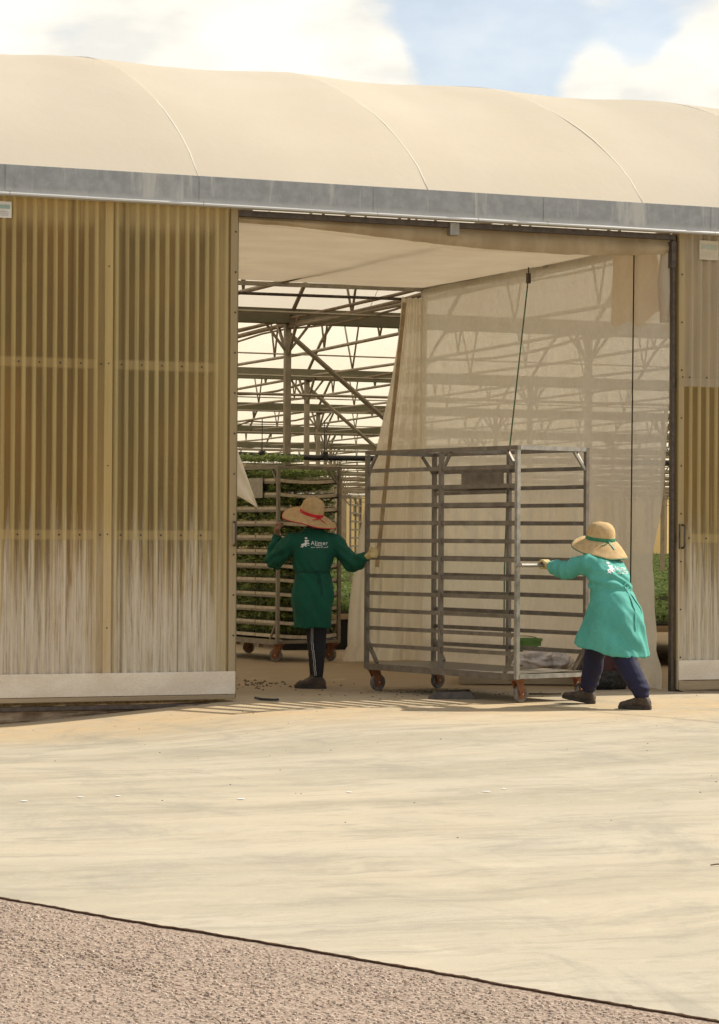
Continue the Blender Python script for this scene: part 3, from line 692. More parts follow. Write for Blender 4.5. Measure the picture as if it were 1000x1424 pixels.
# ------------------------------------------------------------------ vestibule of cloth behind the door
vf = thing('vestibule', 'thin steel rails of the cloth vestibule behind the doorway', 'vestibule')
MB().bar((2.98, .05, 3.965), (2.98, 5.66, 4.03), .035, .05).build('side_rail', M['galv'], vf)
MB().bar((-1.6, 5.66, 4.0), (2.98, 5.66, 4.03), .035, .045).build('back_rail', M['galv'], vf)
MB().tube([(-1.6, 5.72, 3.90), (2.86, 5.72, 3.925)], .018, 6).build('curtain_rod', M['dark'], vf)
MB().box(2.955, 3.005, 5.63, 5.68, 0, 4.02).build('back_post', M['galv'], vf)
MB().bar((-1.4, .1, 3.97), (-1.4, 5.66, 4.0), .035, .05).build('side_rail', M['galv'], vf)
def ceiling():
    def fn(u, v):
        x = lerp(-1.4, 2.97, u); y = lerp(.10, 5.64, v)
        z = lerp(3.985, 4.05, v) + .012*nz(x*1.2, y*.8)
        lim = (.05+.10*sstep(-1.1, 1.2, x))*(1-.55*sstep(1.7, 2.8, x))
        drop = lim*1.15*(sstep(0, .012, v)*(1-sstep(.02, .09, v))) + .03*math.exp(-((v-.13-.02*nz(x))/.02)**2)*sstep(.2, 1.4, x)
        z -= drop + .035*math.sin(math.pi*v)*(.6+.4*nz(x*.6, 3)) + .012*nz(x*2.5, y*5)*(1-v)
        z -= .05*math.exp(-((x-2.1)/.5)**2)*math.exp(-((v-.06)/.03)**2)
        return (x, y, z)
    o = MB().grid(fn, 110, 160).build('ceiling_sheet', M['cloth'], smooth=True)
    tag(o, 'slack cream cloth stretched as a ceiling behind the doorway', 'sheet')
ceiling()
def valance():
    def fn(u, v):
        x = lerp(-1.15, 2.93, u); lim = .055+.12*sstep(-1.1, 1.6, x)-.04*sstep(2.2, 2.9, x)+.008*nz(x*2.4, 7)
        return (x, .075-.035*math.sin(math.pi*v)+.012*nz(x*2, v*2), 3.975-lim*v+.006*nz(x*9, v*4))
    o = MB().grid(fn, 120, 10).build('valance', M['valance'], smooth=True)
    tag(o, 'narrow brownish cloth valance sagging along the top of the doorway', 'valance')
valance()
def side_curtain():
    def edge_y(z):                        # ragged front edge
        return .10 + .04*math.sin(z*2.6+.5) + .24*sstep(1.9, 1.1, z)*sstep(.05, .35, z) + .03*nz(z*3)
    def fn(u, v):
        z = lerp(.0, 3.97, v); y0 = edge_y(z); y = lerp(y0, 5.62, u)
        dx = .035*nz(y*1.7, z*.5)+.012*math.sin(y*9+2*nz(y*2, z*.4))*(1-.75*v)
        dx += .05*sstep(.22, 0, u)*math.sin(z*2.2+1)
        z2 = z + (.03*nz(y*2.2) if v == 0 else 0)+.055*u*v
        if z < .3: dx -= .10*sstep(.3, 0, z)*(.5+nz(y*3))
        return (2.98+dx-.03, y, max(.012, z2))
    o = MB().grid(fn, 130, 70).build('side_curtain', M['net'], smooth=True)
    tag(o, 'tall translucent mesh curtain behind the trolley showing greenhouse frames through it', 'curtain')
    def pf(u, v):
        y = lerp(.30, 1.12, u); return (2.925+.02*nz(y*4, v*3), y-.25*(1-v)*(1-u), lerp(3.30+.35*(1-u)*0+.13*u*0+.1*nz(u*3), 3.94, v))
    o = MB().grid(pf, 14, 10).build('cloth_patch', M['patch'], smooth=True)
    tag(o, 'square beige cloth patch hanging over the curtain top near the right post', 'patch')
    def roll_(u, v):
        z = lerp(3.25, 3.9, v); a = u*math.pi*1.6
        r = .055+.03*math.sin(v*3)+.01*nz(v*8, u*3); return (2.94+r*math.cos(a)*.6, .13+r*math.sin(a)+.03*nz(z*4), z)
    o = MB().grid(roll_, 16, 24).build('curtain_roll', M['cloth'], smooth=True)
    tag(o, 'bunched cream cloth edge tied against the right door post', 'cloth')
side_curtain()
def gathered():
    def fn(u, v):
        z = lerp(.015, 3.93, v); k = 1-v
        left = lerp(2.70, 2.00, sstep(0, 1, k)**.9); right = lerp(2.955, 2.96, k)
        x = lerp(left, right, u)
        fold = .055*math.sin(u*19+1.5*nz(u*3, z*.4))*(.35+.65*k)+.03*math.sin(u*43+z*.6)*(.4+.4*k)
        y = 5.60+fold - .25*(1-u)*k**2+.1*k*nz(u*2, z*.6)
        if v < .03: x -= .06*(1-u); 
        return (x, y, z+(.02*nz(u*9) if v > 0 else 0))
    o = MB().grid(fn, 110, 50).build('gathered_curtain', M['cloth2'], smooth=True)
    tag(o, 'cream back curtain pulled aside and gathered in folds beside the back post', 'curtain')
    o = MB().bar((2.66, 5.44, 3.86), (2.27, 5.22, 1.02), .035, .03).build('curtain_batten', M['wood'])
    tag(o, 'slim brown batten sloping down the gathered cream curtain', 'batten')
gathered()
def flap():
    def fn(u, v):
        tip = Vector((-.80, .3, 1.575)); a = Vector((-1.04, .3, 2.22)); b = Vector((-1.06, .32, 1.72))
        p = a.lerp(b, u).lerp(tip, v*.97); w = math.sin(math.pi*v)*.02
        return (p.x+.015*math.sin(v*3.1), p.y-.05*math.sin(u*math.pi)*(1-v*.6)-.02*math.sin(u*9), p.z-w*(1-u))
    o = MB().grid(fn, 14, 16).build('cloth_flap', M['cloth2'], smooth=True)
    tag(o, 'pointed corner of pale cloth poking out behind the left door edge', 'cloth')
flap()
def cords():
    t = thing('pull_cord', 'thin black cord hanging straight down in front of the mesh curtain', 'cord', (2.90, .64, 0))
    MB().tube([(0, 0, 3.93), (-.01, 0, 2.5), (-.03, -.02, .9), (-.035, -.02, .35)], .007, 6).build('cord', M['blackcord'], t)
    MB().box(-.02, .02, -.02, .02, 3.90, 3.98).build('clip', M['dark'], t)
    t = thing('pull_cord', 'thin green cord slanting from the side rail down behind the trolley', 'cord', (2.90, 2.85, 0))
    MB().tube([(0, 0, 3.9), (-.30, -.2, 2.1), (-.36, -.25, 1.0), (-.36, -.25, .3)], .0075, 6).build('cord', M['greencord'], t)
    MB().box(-.018, .018, -.018, .018, 3.84, 3.94).build('clip', M['dark'], t)
    MB().tube([(0, 0, 3.94), (0, 0, 4.0)], .006, 5).build('hook', M['dark'], t)
cords()

# ------------------------------------------------------------------ trolleys
TL, TW, TH, TZ = 2.05, .78, 2.09, .195
LEVELS = [1.917-.1517*i for i in range(11)]
def caster(parent, x, y, a):
    f = MB(); z = TZ
    f.box(-.045, .045, -.05, .05, z-.016, z-.001)
    for s in (-1, 1):
        f.rings([[(px, s*.028-.003, pz), (px, s*.028+.003, pz), (px+w, s*.028+.003, pz), (px+w, s*.028-.003, pz)] for px, w, pz in ((-.045, .09, z-.014), (-.02, .075, z-.06), (.012, .045, .052))])
    o = f.build('caster', M['rust'], parent); o.location = (x, y, 0); o.rotation_euler = (0, 0, a)
    w = MB(); n = 20; pr = [(.066, -.018), (.072, -.010), (.072, .010), (.066, .018)]
    vs = [[(.035+r*math.cos(2*math.pi*k/n), yy, .073+r*math.sin(2*math.pi*k/n)) for k in range(n)] for r, yy in pr]
    w.rings(vs); w.cur = 1
    for s in (-1, 1): w.tube([(.035, s*.0185, .073), (.035, s*.0215, .073)], .042, 14)
    w.cur = 2; w.tube([(.035, -.036, .073), (.035, .036, .073)], .009, 8)
    w.build('wheel', [M['rubber'], M['rust'], M['galv']], o)
def trolley(name, label, loc, rz, m, plate='back', handle=True, casters=((.06, .72, -1.45), (1.98, .72, -1.7), (.06, .06, -1.3), (1.96, .06, -1.55)), worn=None, rail=.034):
    """local x runs along the long side away from the handle end, local y across from the back face to the front face"""
    t = thing(name, label, 'trolley', loc, rz, None)
    mm = M[m]; w = .034; ml = M[worn or m]
    def part(nm, p, q, a=w, b=None, mat=None): return MB().bar(p, q, a, b).build(nm, mat or mm, t)
    h = w/2; ys = (TW-h, h)
    for i, x in enumerate((h, TL*.49, TL-h)):
        for j, y in enumerate(ys):
            part('post', (x, y, TZ), (x, y, TH-w-.002), mat=ml if (i == 0 and j == 0) else mm)
    for y in ys:
        part('top_rail', (0, y, TH-h), (TL, y, TH-h), w, w)
        part('bottom_rail', (w+.001, y+(.006 if y < .3 else -.006), TZ+.018), (TL-w-.001, y+(.006 if y < .3 else -.006), TZ+.018), .05, .055)
        for z in LEVELS:
            for a, b in ((w+.002, TL*.49-h-.002), (TL*.49+h+.002, TL-w-.002)):
                mb = MB(); s = 1 if y < .3 else -1
                mb.bar((a, y-s*.006, z), (b, y-s*.006, z-.004+.008*random.random()), .004, rail)
                mb.bar((a, y+s*.012, z-.015), (b, y+s*.012, z-.015), .032, .004); mb.build('shelf_rail', mm, t)
    for x in (h, TL-h):
        part('top_rail', (x, w+.001, TH-h), (x, TW-w-.001, TH-h), mat=ml if x < .3 else mm)
        part('bottom_rail', (x, w+.001, TZ+.02), (x, TW-w-.001, TZ+.02), .04, .034, ml if x < .3 else mm)
    part('top_rail', (TL*.49, w+.001, TH-h), (TL*.49, TW-w-.001, TH-h))
    # corner gussets
    g = .15
    for y in ys:
        for (x, d) in ((w, 1), (TL-w, -1), (TL*.49-h, -1)):
            if x < 1.5 and d < 0 and y < .3: continue
            part('brace', (x, y, TH-w-g), (x+d*g*.75, y, TH-w-.004), .022, .022)
        for (x, d) in ((w, 1), (TL-w, -1)): part('brace', (x, y, TZ+.05+g*1.2), (x+d*g*.9, y, TZ+.05), .026, .026)
    for (y, d) in ((w, 1),):
        part('brace', (h, y, TH-w-g), (h, y+d*g*.8, TH-w-.004), .022, .022, ml); part('brace', (TL-h, y, TH-w-g), (TL-h, y+d*g*.8, TH-w-.004), .022, .022)
    MB().grid(lambda u, v: (lerp(.04, TL-.04, u), lerp(.045, TW-.045, v), TZ+.045-.025*math.sin(math.pi*u)*math.sin(math.pi*v)+.004*nz(u*9, v*5)), 24, 8).build('deck_sheet', mm, t, smooth=True)
    if handle:
        MB().tube([(h-.004, -.012, 1.12), (-.05, -.012, 1.12), (-.05, TW+.0, 1.12), (h, TW, 1.12)], .017, 8).build('push_handle', M['galv'], t)
    if plate == 'back':
        MB().box(1.03, 1.60, .056, .062, 1.765, 1.905).build('number_plate', mm, t); part('plate_holder', (1.0, .05, 1.735), (1.98, .05, 1.725), .02, .03)
    else:
        MB().box(.33, .66, TW+.003, TW+.008, 1.75, 1.965).build('number_plate', M['galv'], t)
    for c in casters: caster(t, *c)
    return t
def place_trolley(corner, ld, **k):
    sd = Vector((ld.y, -ld.x, 0))                       # to the right of the long direction
    o = corner + sd*TW
    return trolley('tray_trolley', loc=o, rz=math.atan2(ld.y, ld.x), **k), o
ld1 = (rgt0*-.6+fwd0*.8).normalized(); ld2 = (rgt0*-.5+fwd0*.866).normalized()
TR1, O1 = place_trolley(lat(1.276, 20.35), ld1, label='tall empty steel tray trolley being pushed through the doorway', m='trolley', worn='galv')
TR2, O2 = place_trolley(lat(-.87, 26.7), ld2, label='tall steel trolley loaded with trays of seedlings on every shelf', m='trolley_l', plate='front', handle=False, rail=.022, casters=((.06, .72, .7), (1.98, .72, .4), (.06, .06, .55), (1.96, .06, .6)))
for o in (TR1, TR2): o['group'] = 'tray trolleys'

# ------------------------------------------------------------------ trays of seedlings
def seedlings_mesh(seed, nx, ny, lx, ly, h, leaf, name, mat):
    rnd = random.Random(seed); mb = MB()
    for i in range(nx):
        for j in range(ny):
            x = lx*((i+.5)/nx-.5)+rnd.gauss(0, lx/nx*.18); y = ly*((j+.5)/ny-.5)+rnd.gauss(0, ly/ny*.18)
            hh = h*rnd.uniform(.65, 1.12); lx_, ly_ = rnd.gauss(0, .012), rnd.gauss(0, .012)
            top = Vector((x+lx_, y+ly_, hh*.8)); w = .0022
            mb.add([(x-w, y, 0), (x+w, y, 0), top+Vector((w, 0, 0)), top-Vector((w, 0, 0))], [(0, 1, 2, 3)])
            for q in range(rnd.choice((3, 4, 4, 5))):
                a = rnd.uniform(0, 6.283); L = leaf*rnd.uniform(.7, 1.25); d = Vector((math.cos(a), math.sin(a), rnd.uniform(-.1, 1.1))).normalized()
                s = Vector((-math.sin(a), math.cos(a), rnd.uniform(-.5, .5)))*L*.34; b = top+Vector((0, 0, rnd.uniform(-.35, .2)*hh))
                mb.add([b, b+d*L*.5+s, b+d*L+Vector((0, 0, -L*.15)), b+d*L*.5-s], [(0, 1, 2, 3)])
    return mb.mesh(name, mat)
SEED = [seedlings_mesh(k, 11, 17, .46, .75, .110, .052, 'seedlings', M['leaf']) for k in range(3)]
def tray_mesh():
    mb = MB(); sag = lambda v: -.020*math.sin(math.pi*v)
    n = 10; prof = lambda y, w, z0, z1: [(-w, y, z0), (w, y, z0), (w, y, z1), (-w, y, z1)]
    rings = []
    for i in range(n+1):
        v = i/n; y = lerp(-.372, .372, v); rings.append([(a, b, c+sag(v)) for a, b, c in prof(y, .235, 0, .036)])
    mb.rings(rings); mb.cur = 1
    rings = []
    for i in range(n+1):
        v = i/n; y = lerp(-.35, .35, v); rings.append([(a, b, c+sag(v)) for a, b, c in prof(y, .215, .034, .039)])
    mb.rings(rings); return mb.mesh('tray', [M['white'], M['soil']])
TRAY = tray_mesh()
ordn = ['first', 'second', 'third', 'fourth', 'fifth', 'sixth', 'seventh', 'eighth', 'ninth', 'tenth', 'eleventh', 'twelfth']
posn = ['near end', 'near middle', 'far middle', 'far end']
def place_tray(x, z, label, k, group):
    rot = math.atan2(ld2.y, ld2.x); c, s_ = math.cos(rot), math.sin(rot); y = TW/2
    t = thing('seedling_tray', label, 'seedling tray', (O2.x+c*x-s_*y, O2.y+s_*x+c*y, z), rot+random.gauss(0, .006), group)
    share('tray', TRAY, t)
    p = share('seedlings', SEED[k % 3], t, (0, 0, .025), 3.14159*(k//3 % 2)); p['kind'] = 'stuff'
    return t
k = 0
for lv in range(12):
    z = (LEVELS[lv] if lv < 11 else LEVELS[10]-.1517)+.004 - (0 if lv < 11 else -.01)
    for q in range(4):
        place_tray(.285+.49*q, z, 'seedling tray at the %s of the loaded trolley, %s shelf down' % (posn[q], ordn[lv]), k, 'seedling trays on the loaded trolley'); k += 1
place_tray(1.0, TH+.004, 'white seedling tray lying on top of the loaded trolley', 1, 'seedling trays on the loaded trolley')

# ------------------------------------------------------------------ benches of seedlings inside
BM = [seedlings_mesh(20+q, 44, 90, 3.8, 8.9, .11, .085, 'seedlings', M['leaf2']) for q in range(2)]
def bench(loc, sx=1.0, sy=1.0, under_shade=False, label='low bench of bright green seedlings deep inside the greenhouse', group='seedling benches inside the greenhouse', q=0):
    t = thing('seedling_bench', label, 'bench', loc, 0, group)
    MB().box(-1.95*sx, 1.95*sx, -4.5*sy, 4.5*sy, .36, .425).build('bench_top', M['wood'], t)
    MB().box(-1.9*sx, 1.9*sx, -4.46*sy, 4.46*sy, .426, .44).build('growing_mat', M['soil'], t)
    for x in (-1, 1):
        for y in (-1, -.33, .33, 1): MB().box(x*1.8*sx-.03, x*1.8*sx+.03, y*4.3*sy-.03, y*4.3*sy+.03, 0, .36).build('leg', M['truss'], t)
    p = share('seedlings', BM[q], t, (0, 0, .43)); p.scale = (sx, sy, 1); p['kind'] = 'stuff'
    if under_shade: MB().box(-1.9*sx, 1.9*sx, -4.42*sy, -4.40*sy, .0, .355).build('under_shade', M['under_shade'], t)  # near-black panel that stands in for the shade beneath the bench
bench((3.0, 9.6, 0), .36, .30, True, 'short bench of green seedlings over a black panel of painted shade behind the loaded trolley', None)
bench((5.75, 7.3, 0), 1.0, .78, False, 'bench of green seedlings beyond the gap at the right post', None)
nb = 0
for s_ in range(1, 8):
    for kx in range(-1, 14):
        x = 3.56+4.42*kx+2.2; y = YG[s_]+5.7
        if in_band(x, y, 2.5): bench((x, y, 0), q=nb % 2); nb += 1
# empty trolleys parked far down the house
p0 = trolley('tray_trolley', 'empty tray trolley parked far down the house beyond the gap', lat(-.15, 46), 1.1, 'trolley_l'); p0['group'] = 'tray trolleys'
p1 = copy_tree(p0); p1.location = lat(-.75, 52); p1['label'] = 'second empty tray trolley parked farther back inside the greenhouse'

# ------------------------------------------------------------------ bits on the floor
t = thing('floor_plate', 'raised dark steel door stop plate on the concrete in the doorway', 'plate', lat(.79, 20.95), -.35)
MB().rings([[(-.21, -.10, 0), (.19, -.10, 0), (.19, .10, 0), (-.21, .10, 0)], [(-.15, -.075, .055), (.14, -.075, .065), (.14, .085, .075), (-.15, .085, .06)]]).build('plate', M['dark'], t, bevel=.004)
for x in (-.09, .08): MB().tube([(x, 0, .062), (x, 0, .077)], .012, 6).build('bolt', M['dark'], t)
o = MB().tube([(-.93, -.05, .02), (-.9, -.12, .012), (-.84, -.22, .012), (-.80, -.26, .015)], .011, 6).build('rubber_hose', M['pipe'], smooth=True)
tag(o, 'short bent black rubber strip on the floor beside the left door corner', 'rubber strip')
# low pallet with sacks and bucket behind the trolley
c0 = gl = lat(1.72, 22.9)
t = thing('pallet', 'low wooden pallet on the floor behind the empty trolley', 'pallet', lat(1.55, 23.3), -.42)
for i in range(6): MB().box(-.62, .62, -.45+.16*i, -.33+.16*i, .11, .132).build('slat', M['wood'], t)
for y in (-.4, 0, .4): MB().box(-.62, .62, y-.04, y+.04, .012, .108).build('bearer', M['wood'], t)
def sack(loc, rx, ry, rz, seed, m, label, rot=0, top=None):
    bm = bmesh.new(); bmesh.ops.create_icosphere(bm, subdivisions=4, radius=1)
    for v in bm.verts:
        n = noise.fractal(v.co*1.9+Vector((seed, 0, 0)), 1, 2, 4)*.42 + abs(noise.noise(v.co*4.5+Vector((0, seed, 0))))*.34
        v.co *= 1+n; v.co = Vector((v.co.x*rx, v.co.y*ry, max(-.75, v.co.z)*rz))
    me = bpy.data.meshes.new('sack'); bm.to_mesh(me); bm.free(); me.materials.append(M[m]); me.polygons.foreach_set('use_smooth', [True]*len(me.polygons))
    o = bpy.data.objects.new('sack', me); COL.objects.link(o); o.location = loc; o.rotation_euler = (0, 0, rot); return tag(o, label, 'sack')
sack(lat(1.62, 23.1, .222), .22, .15, .095, 3, 'sack', 'crumpled whitish sack lying on the pallet behind the trolley')
sack(lat(1.84, 23.05, .212), .10, .09, .09, 8, 'sack', 'small screwed up whitish sack end at the right of the pallet')
t = thing('bucket', 'green plastic bucket standing on the pallet behind the trolley', 'bucket', lat(1.57, 23.35, .134))
MB().rings([[(r*math.cos(a*.3927), r*math.sin(a*.3927), z) for a in range(16)] for r, z in ((.10, 0), (.125, .25), (.135, .25), (.135, .275), (.12, .275), (.095, .02))]).build('body', M['green'], t, smooth=False)
MB().tube([(.132*math.cos(a), .132*math.sin(a)*.5+.08, .27+.02*math.sin(a)) for a in [i*.314 for i in range(11)]], .004, 5).build('handle', M['dark'], t)
def bag():
    t = thing('bin_bag', 'black plastic bag with red print slumped behind the worker in light green', 'bag', lat(2.18, 22.4))
    rnd = []
    for i in range(15):
        z = .40*i/14; r = .17*(1+.25*math.sin(math.pi*i/14))*(1-.25*(i/14)**3)
        rnd.append([((r*1.25+.022*nz(a*.9, i*.5))*math.cos(a*.2618), (r*.8+.03*nz(a*.6, i*.8, 3))*math.sin(a*.2618), z+.03*nz(a*.5, i*.3)*i/14) for a in range(24)])
    b = MB().rings(rnd).build('body', M['bag'], t, smooth=True)
    def fn(u, v):
        i = lerp(6, 11, v); a = lerp(16.5, 19, u); z = .40*i/14; r = .17*(1+.25*math.sin(math.pi*i/14))*(1-.25*(i/14)**3)
        return ((r*1.25+.022*nz(a*.9, i*.5)+.006)*math.cos(a*.2618), (r*.8+.03*nz(a*.6, i*.8, 3)+.006)*math.sin(a*.2618), z+.03*nz(a*.5, i*.3)*i/14)
    MB().grid(fn, 10, 10).build('red_print', M['red'], t, smooth=True)
bag()
o = MB().tube([lat(1.45, 21.45, .012), lat(1.62, 21.42, .014), lat(1.73, 21.5, .012)], .008, 5).build('twig', M['stain']); tag(o, 'thin dark stick lying on the floor by the trolley wheel', 'stick')
o = MB().tube([lat(1.45, 10.35, .006), lat(1.48, 10.36, .009), lat(1.52, 10.33, .006)], .003, 5).build('twig', M['stain']); tag(o, 'tiny dark twig on the open concrete near right picture edge', 'stick')

# ------------------------------------------------------------------ people
def grow(name, parts, mat, parent, voxel=.010, smooth=4, wrinkle=None, loc=(0, 0, 0), rz=0):
    """parts: MB holding overlapping closed tubes; fused into one continuous skin"""
    me = parts.mesh('raw', mat); o = bpy.data.objects.new('raw', me); COL.objects.link(o)
    m = o.modifiers.new('r', 'REMESH'); m.mode = 'VOXEL'; m.voxel_size = voxel; m.use_smooth_shade = True
    if smooth: s = o.modifiers.new('s', 'SMOOTH'); s.iterations = smooth; s.factor = .5
    dg = bpy.context.evaluated_depsgraph_get(); ev = o.evaluated_get(dg)
    out = bpy.data.meshes.new_from_object(ev); out.name = name
    bpy.data.objects.remove(o)
    out.materials.clear(); out.materials.append(mat)
    if wrinkle:
        nrm = [v.normal.copy() for v in out.vertices]
        for v, n in zip(out.vertices, nrm): v.co += n*wrinkle(v.co)
    out.polygons.foreach_set('use_smooth', [True]*len(out.polygons)); out.update()
    r = bpy.data.objects.new(name, out); COL.objects.link(r); r.location = loc; r.rotation_euler = (0, 0, rz)
    if parent: r.parent = parent
    return r
def ell(c, rx, ry, ax=(1, 0, 0), ay=(0, 1, 0), n=28, p=2.0):
    c = Vector(c); ax = Vector(ax); ay = Vector(ay); out = []
    for k in range(n):
        a = 2*math.pi*k/n; ca, sa = math.cos(a), math.sin(a)
        out.append(c+ax*(rx*math.copysign(abs(ca)**(2/p), ca))+ay*(ry*math.copysign(abs(sa)**(2/p), sa)))
    return out
def limb(mb, pts, rs, sub=6, n=14):
    P = []; Q = []
    for i in range(sub*(len(pts)-1)+1):
        t = i/(sub*(len(pts)-1)); P.append(spline(pts, t)); x = t*(len(pts)-1); k = min(int(x), len(pts)-2); Q.append(lerp(rs[k], rs[k+1], x-k))
    # rounded ends
    d0 = (P[0]-P[1]).normalized(); d1 = (P[-1]-P[-2]).normalized()
    P = [P[0]+d0*Q[0]*.7]+P+[P[-1]+d1*Q[-1]*.7]; Q = [Q[0]*.45]+Q+[Q[-1]*.45]
    mb.tube(P, Q, n)
def hand(mb, wrist, grip, axis_, side, r=.011, bar=.02):
    """palm from the wrist to the bar, four fingers curled round it and a thumb closing from the other side"""
    wrist = Vector(wrist); grip = Vector(grip); ax = Vector(axis_).normalized(); d = (grip-wrist).normalized(); d = (d-ax*d.dot(ax)).normalized()
    nrm = ax.cross(d)
    if nrm.z < 0: nrm = -nrm
    for q, (off, L) in enumerate(((-.031, .9), (-.010, 1.05), (.011, 1.0), (.031, .82))):
        k = grip-d*.035+ax*off+nrm*.022
        a = grip+ax*off+nrm*(bar+.014); b = grip+ax*off+d*(bar+.016)*L; c = grip+ax*off-nrm*(bar+.010)*L+d*.006; e = grip+ax*off-nrm*(bar+.004)-d*.018*L
        limb(mb, [wrist.lerp(k, .45)+ax*off*.2, k, a, b, c, e], [.017, .0145, r*1.1, r*1.05, r, r*.85], 4, 8)
    th = grip-d*.03+ax*(.040*side)
    limb(mb, [wrist.lerp(grip, .35)+ax*.012*side, th-nrm*.008, th-nrm*(bar+.008)+d*.016, grip+ax*.022*side-nrm*(bar+.016)+d*.024], [.017, .0145, .012, .0105], 4, 8)
    limb(mb, [wrist, wrist.lerp(grip-d*.02, .7)+nrm*.012], [.027, .030], 4, 10)
def shoe(parent, ankle, toe_dir, lift=0, L=.275, name='boot', W=.052, height=.13):
    a = Vector(ankle); t = Vector(toe_dir).normalized(); s = Vector((t.y, -t.x, 0)).normalized(); u = s.cross(t)
    if u.z < 0: u = -u
    mb = MB(); R_ = []
    for q, (w, h0, h1) in zip((-.07, -.055, -.02, .03, .09, .14, .18, .203), ((.024, .02, .05), (.038, .0, .085), (.041, 0, .105), (.041, 0, .098), (.047, 0, .075), (.052, 0, .062), (.044, .004, .052), (.022, .012, .035))):
        c = a+t*(q*L/.275)+u*((h0+h1)/2-.09); R_.append(ell(c, w, (h1-h0)/2, s, u, 16, 2.6))
    mb.rings(R_)
    limb(mb, [a+u*(.0), a-u*.02], [.046, .046], 3)
    b = grow(name, mb, M['boot'], parent, .008, 2, lambda p: .0022*nz(p.x*60, p.y*60, p.z*60))
    mb = MB(); out = []
    for zz, e in ((-.098, .0), (-.094, .006), (-.074, .006), (-.070, .0)):
        ring = []
        for k in range(28):
            an = 2*math.pi*k/28; q = math.cos(an)*.5+.5; x = lerp(-.078, .212, q)*L/.275
            w = (.045+.011*math.sin(min(1, max(0, (q-.35)/.5))*math.pi))*math.sin(an)
            w = math.copysign(min(abs(w)*1.5, .046+.010*math.sin(min(1, max(0, (q-.35)/.5))*math.pi)), w)
            ring.append(a+t*(x*(1+e))+s*w*(1+e*8)+u*zz)
        out.append(ring)
    MB_ = mb.rings(out); MB_.build('sole', M['sole'], b)
def hat(parent, c, tilt_x, tilt_y, crown_r, crown_h, brim_r, droop, band, trim, seed, bow=None, sides=None):
    h = MB(); n = 64; R_ = []
    prof = [(0.002, crown_h), (.25, crown_h*.99), (.5, crown_h*.955), (.72, crown_h*.86), (.87, crown_h*.70), (.96, crown_h*.45), (1.0, crown_h*.2), (1.02, .0)]
    Rm = Matrix.Rotation(tilt_x, 3, 'X') @ Matrix.Rotation(tilt_y, 3, 'Y')
    def brimz(t, a): return -droop*(t**1.25) - .02*t*t*math.sin(2*a+seed)+.010*t*math.sin(3*a+seed*2)+.006*nz(a*2, t*3, seed)*t + (sides(a)*t*t if sides else 0)
    for r, z in prof: R_.append([Vector((r*crown_r*math.cos(2*math.pi*k/n), r*crown_r*1.08*math.sin(2*math.pi*k/n), z)) for k in range(n)])
    for i in range(1, 17):
        t = i/16; ring = []
        for k in range(n):
            a = 2*math.pi*k/n; r = lerp(crown_r*1.02, brim_r, t); ring.append(Vector((r*math.cos(a), r*math.sin(a)*(1.06 if t < .2 else 1.02), brimz(t, a)+.0016*math.sin(i*3.14))))
        R_.append(ring)
    ho = MB().rings(R_, caps=False).build('hat', M['straw'], parent, smooth=True)
    sd = ho.modifiers.new('thick', 'SOLIDIFY'); sd.thickness = .004; sd.offset = -1
    ho.location = c; ho.rotation_euler = Rm.to_euler()
    b = MB().rings([[Vector((r*math.cos(2*math.pi*k/n), r*1.08*math.sin(2*math.pi*k/n), z)) for k in range(n)] for r, z in ((crown_r*1.035+.002, .002), (crown_r*1.03+.003, .012), (crown_r*1.01+.003, .030), (crown_r*.995+.002, .036))], caps=False)
    b.build('band', M[band], ho, smooth=True)
    pts = []
    for k in range(n+1):
        a = 2*math.pi*k/n; pts.append((brim_r*math.cos(a), brim_r*1.02*math.sin(a), brimz(1, a)))
    MB().tube(pts, .0048, 6, False).build('brim_trim', M[trim], ho, smooth=True)
    if bow:
        a0 = bow; rib = MB()
        def at(a, t, lift=.006):
            r = lerp(crown_r*1.02, brim_r, t); return Vector((r*math.cos(a), r*math.sin(a)*1.04, brimz(t, a)+lift))
        def ribbon(p, w=.011):
            vs = []
            for i, q in enumerate(p):
                d = (p[min(i+1, len(p)-1)]-p[max(i-1, 0)]).normalized(); s = d.cross(Vector((0, 0, 1))).normalized()*w; vs += [q+s, q-s]
            rib.add(vs, [(2*i, 2*i+1, 2*i+3, 2*i+2) for i in range(len(p)-1)])
        ribbon([at(a0, .04, .02), at(a0+.06, .2), at(a0+.14, .42), at(a0+.17, .55)])
        ribbon([at(a0, .04, .02), at(a0-.16, .15, .008), at(a0-.36, .26), at(a0-.55, .33)] if bow > 10 or True else [])
        rib.tube([at(a0, .03, .010), at(a0, .05, .020)], .008, 8)
        rib.build('ribbon_ends', M[band], ho)
    return ho
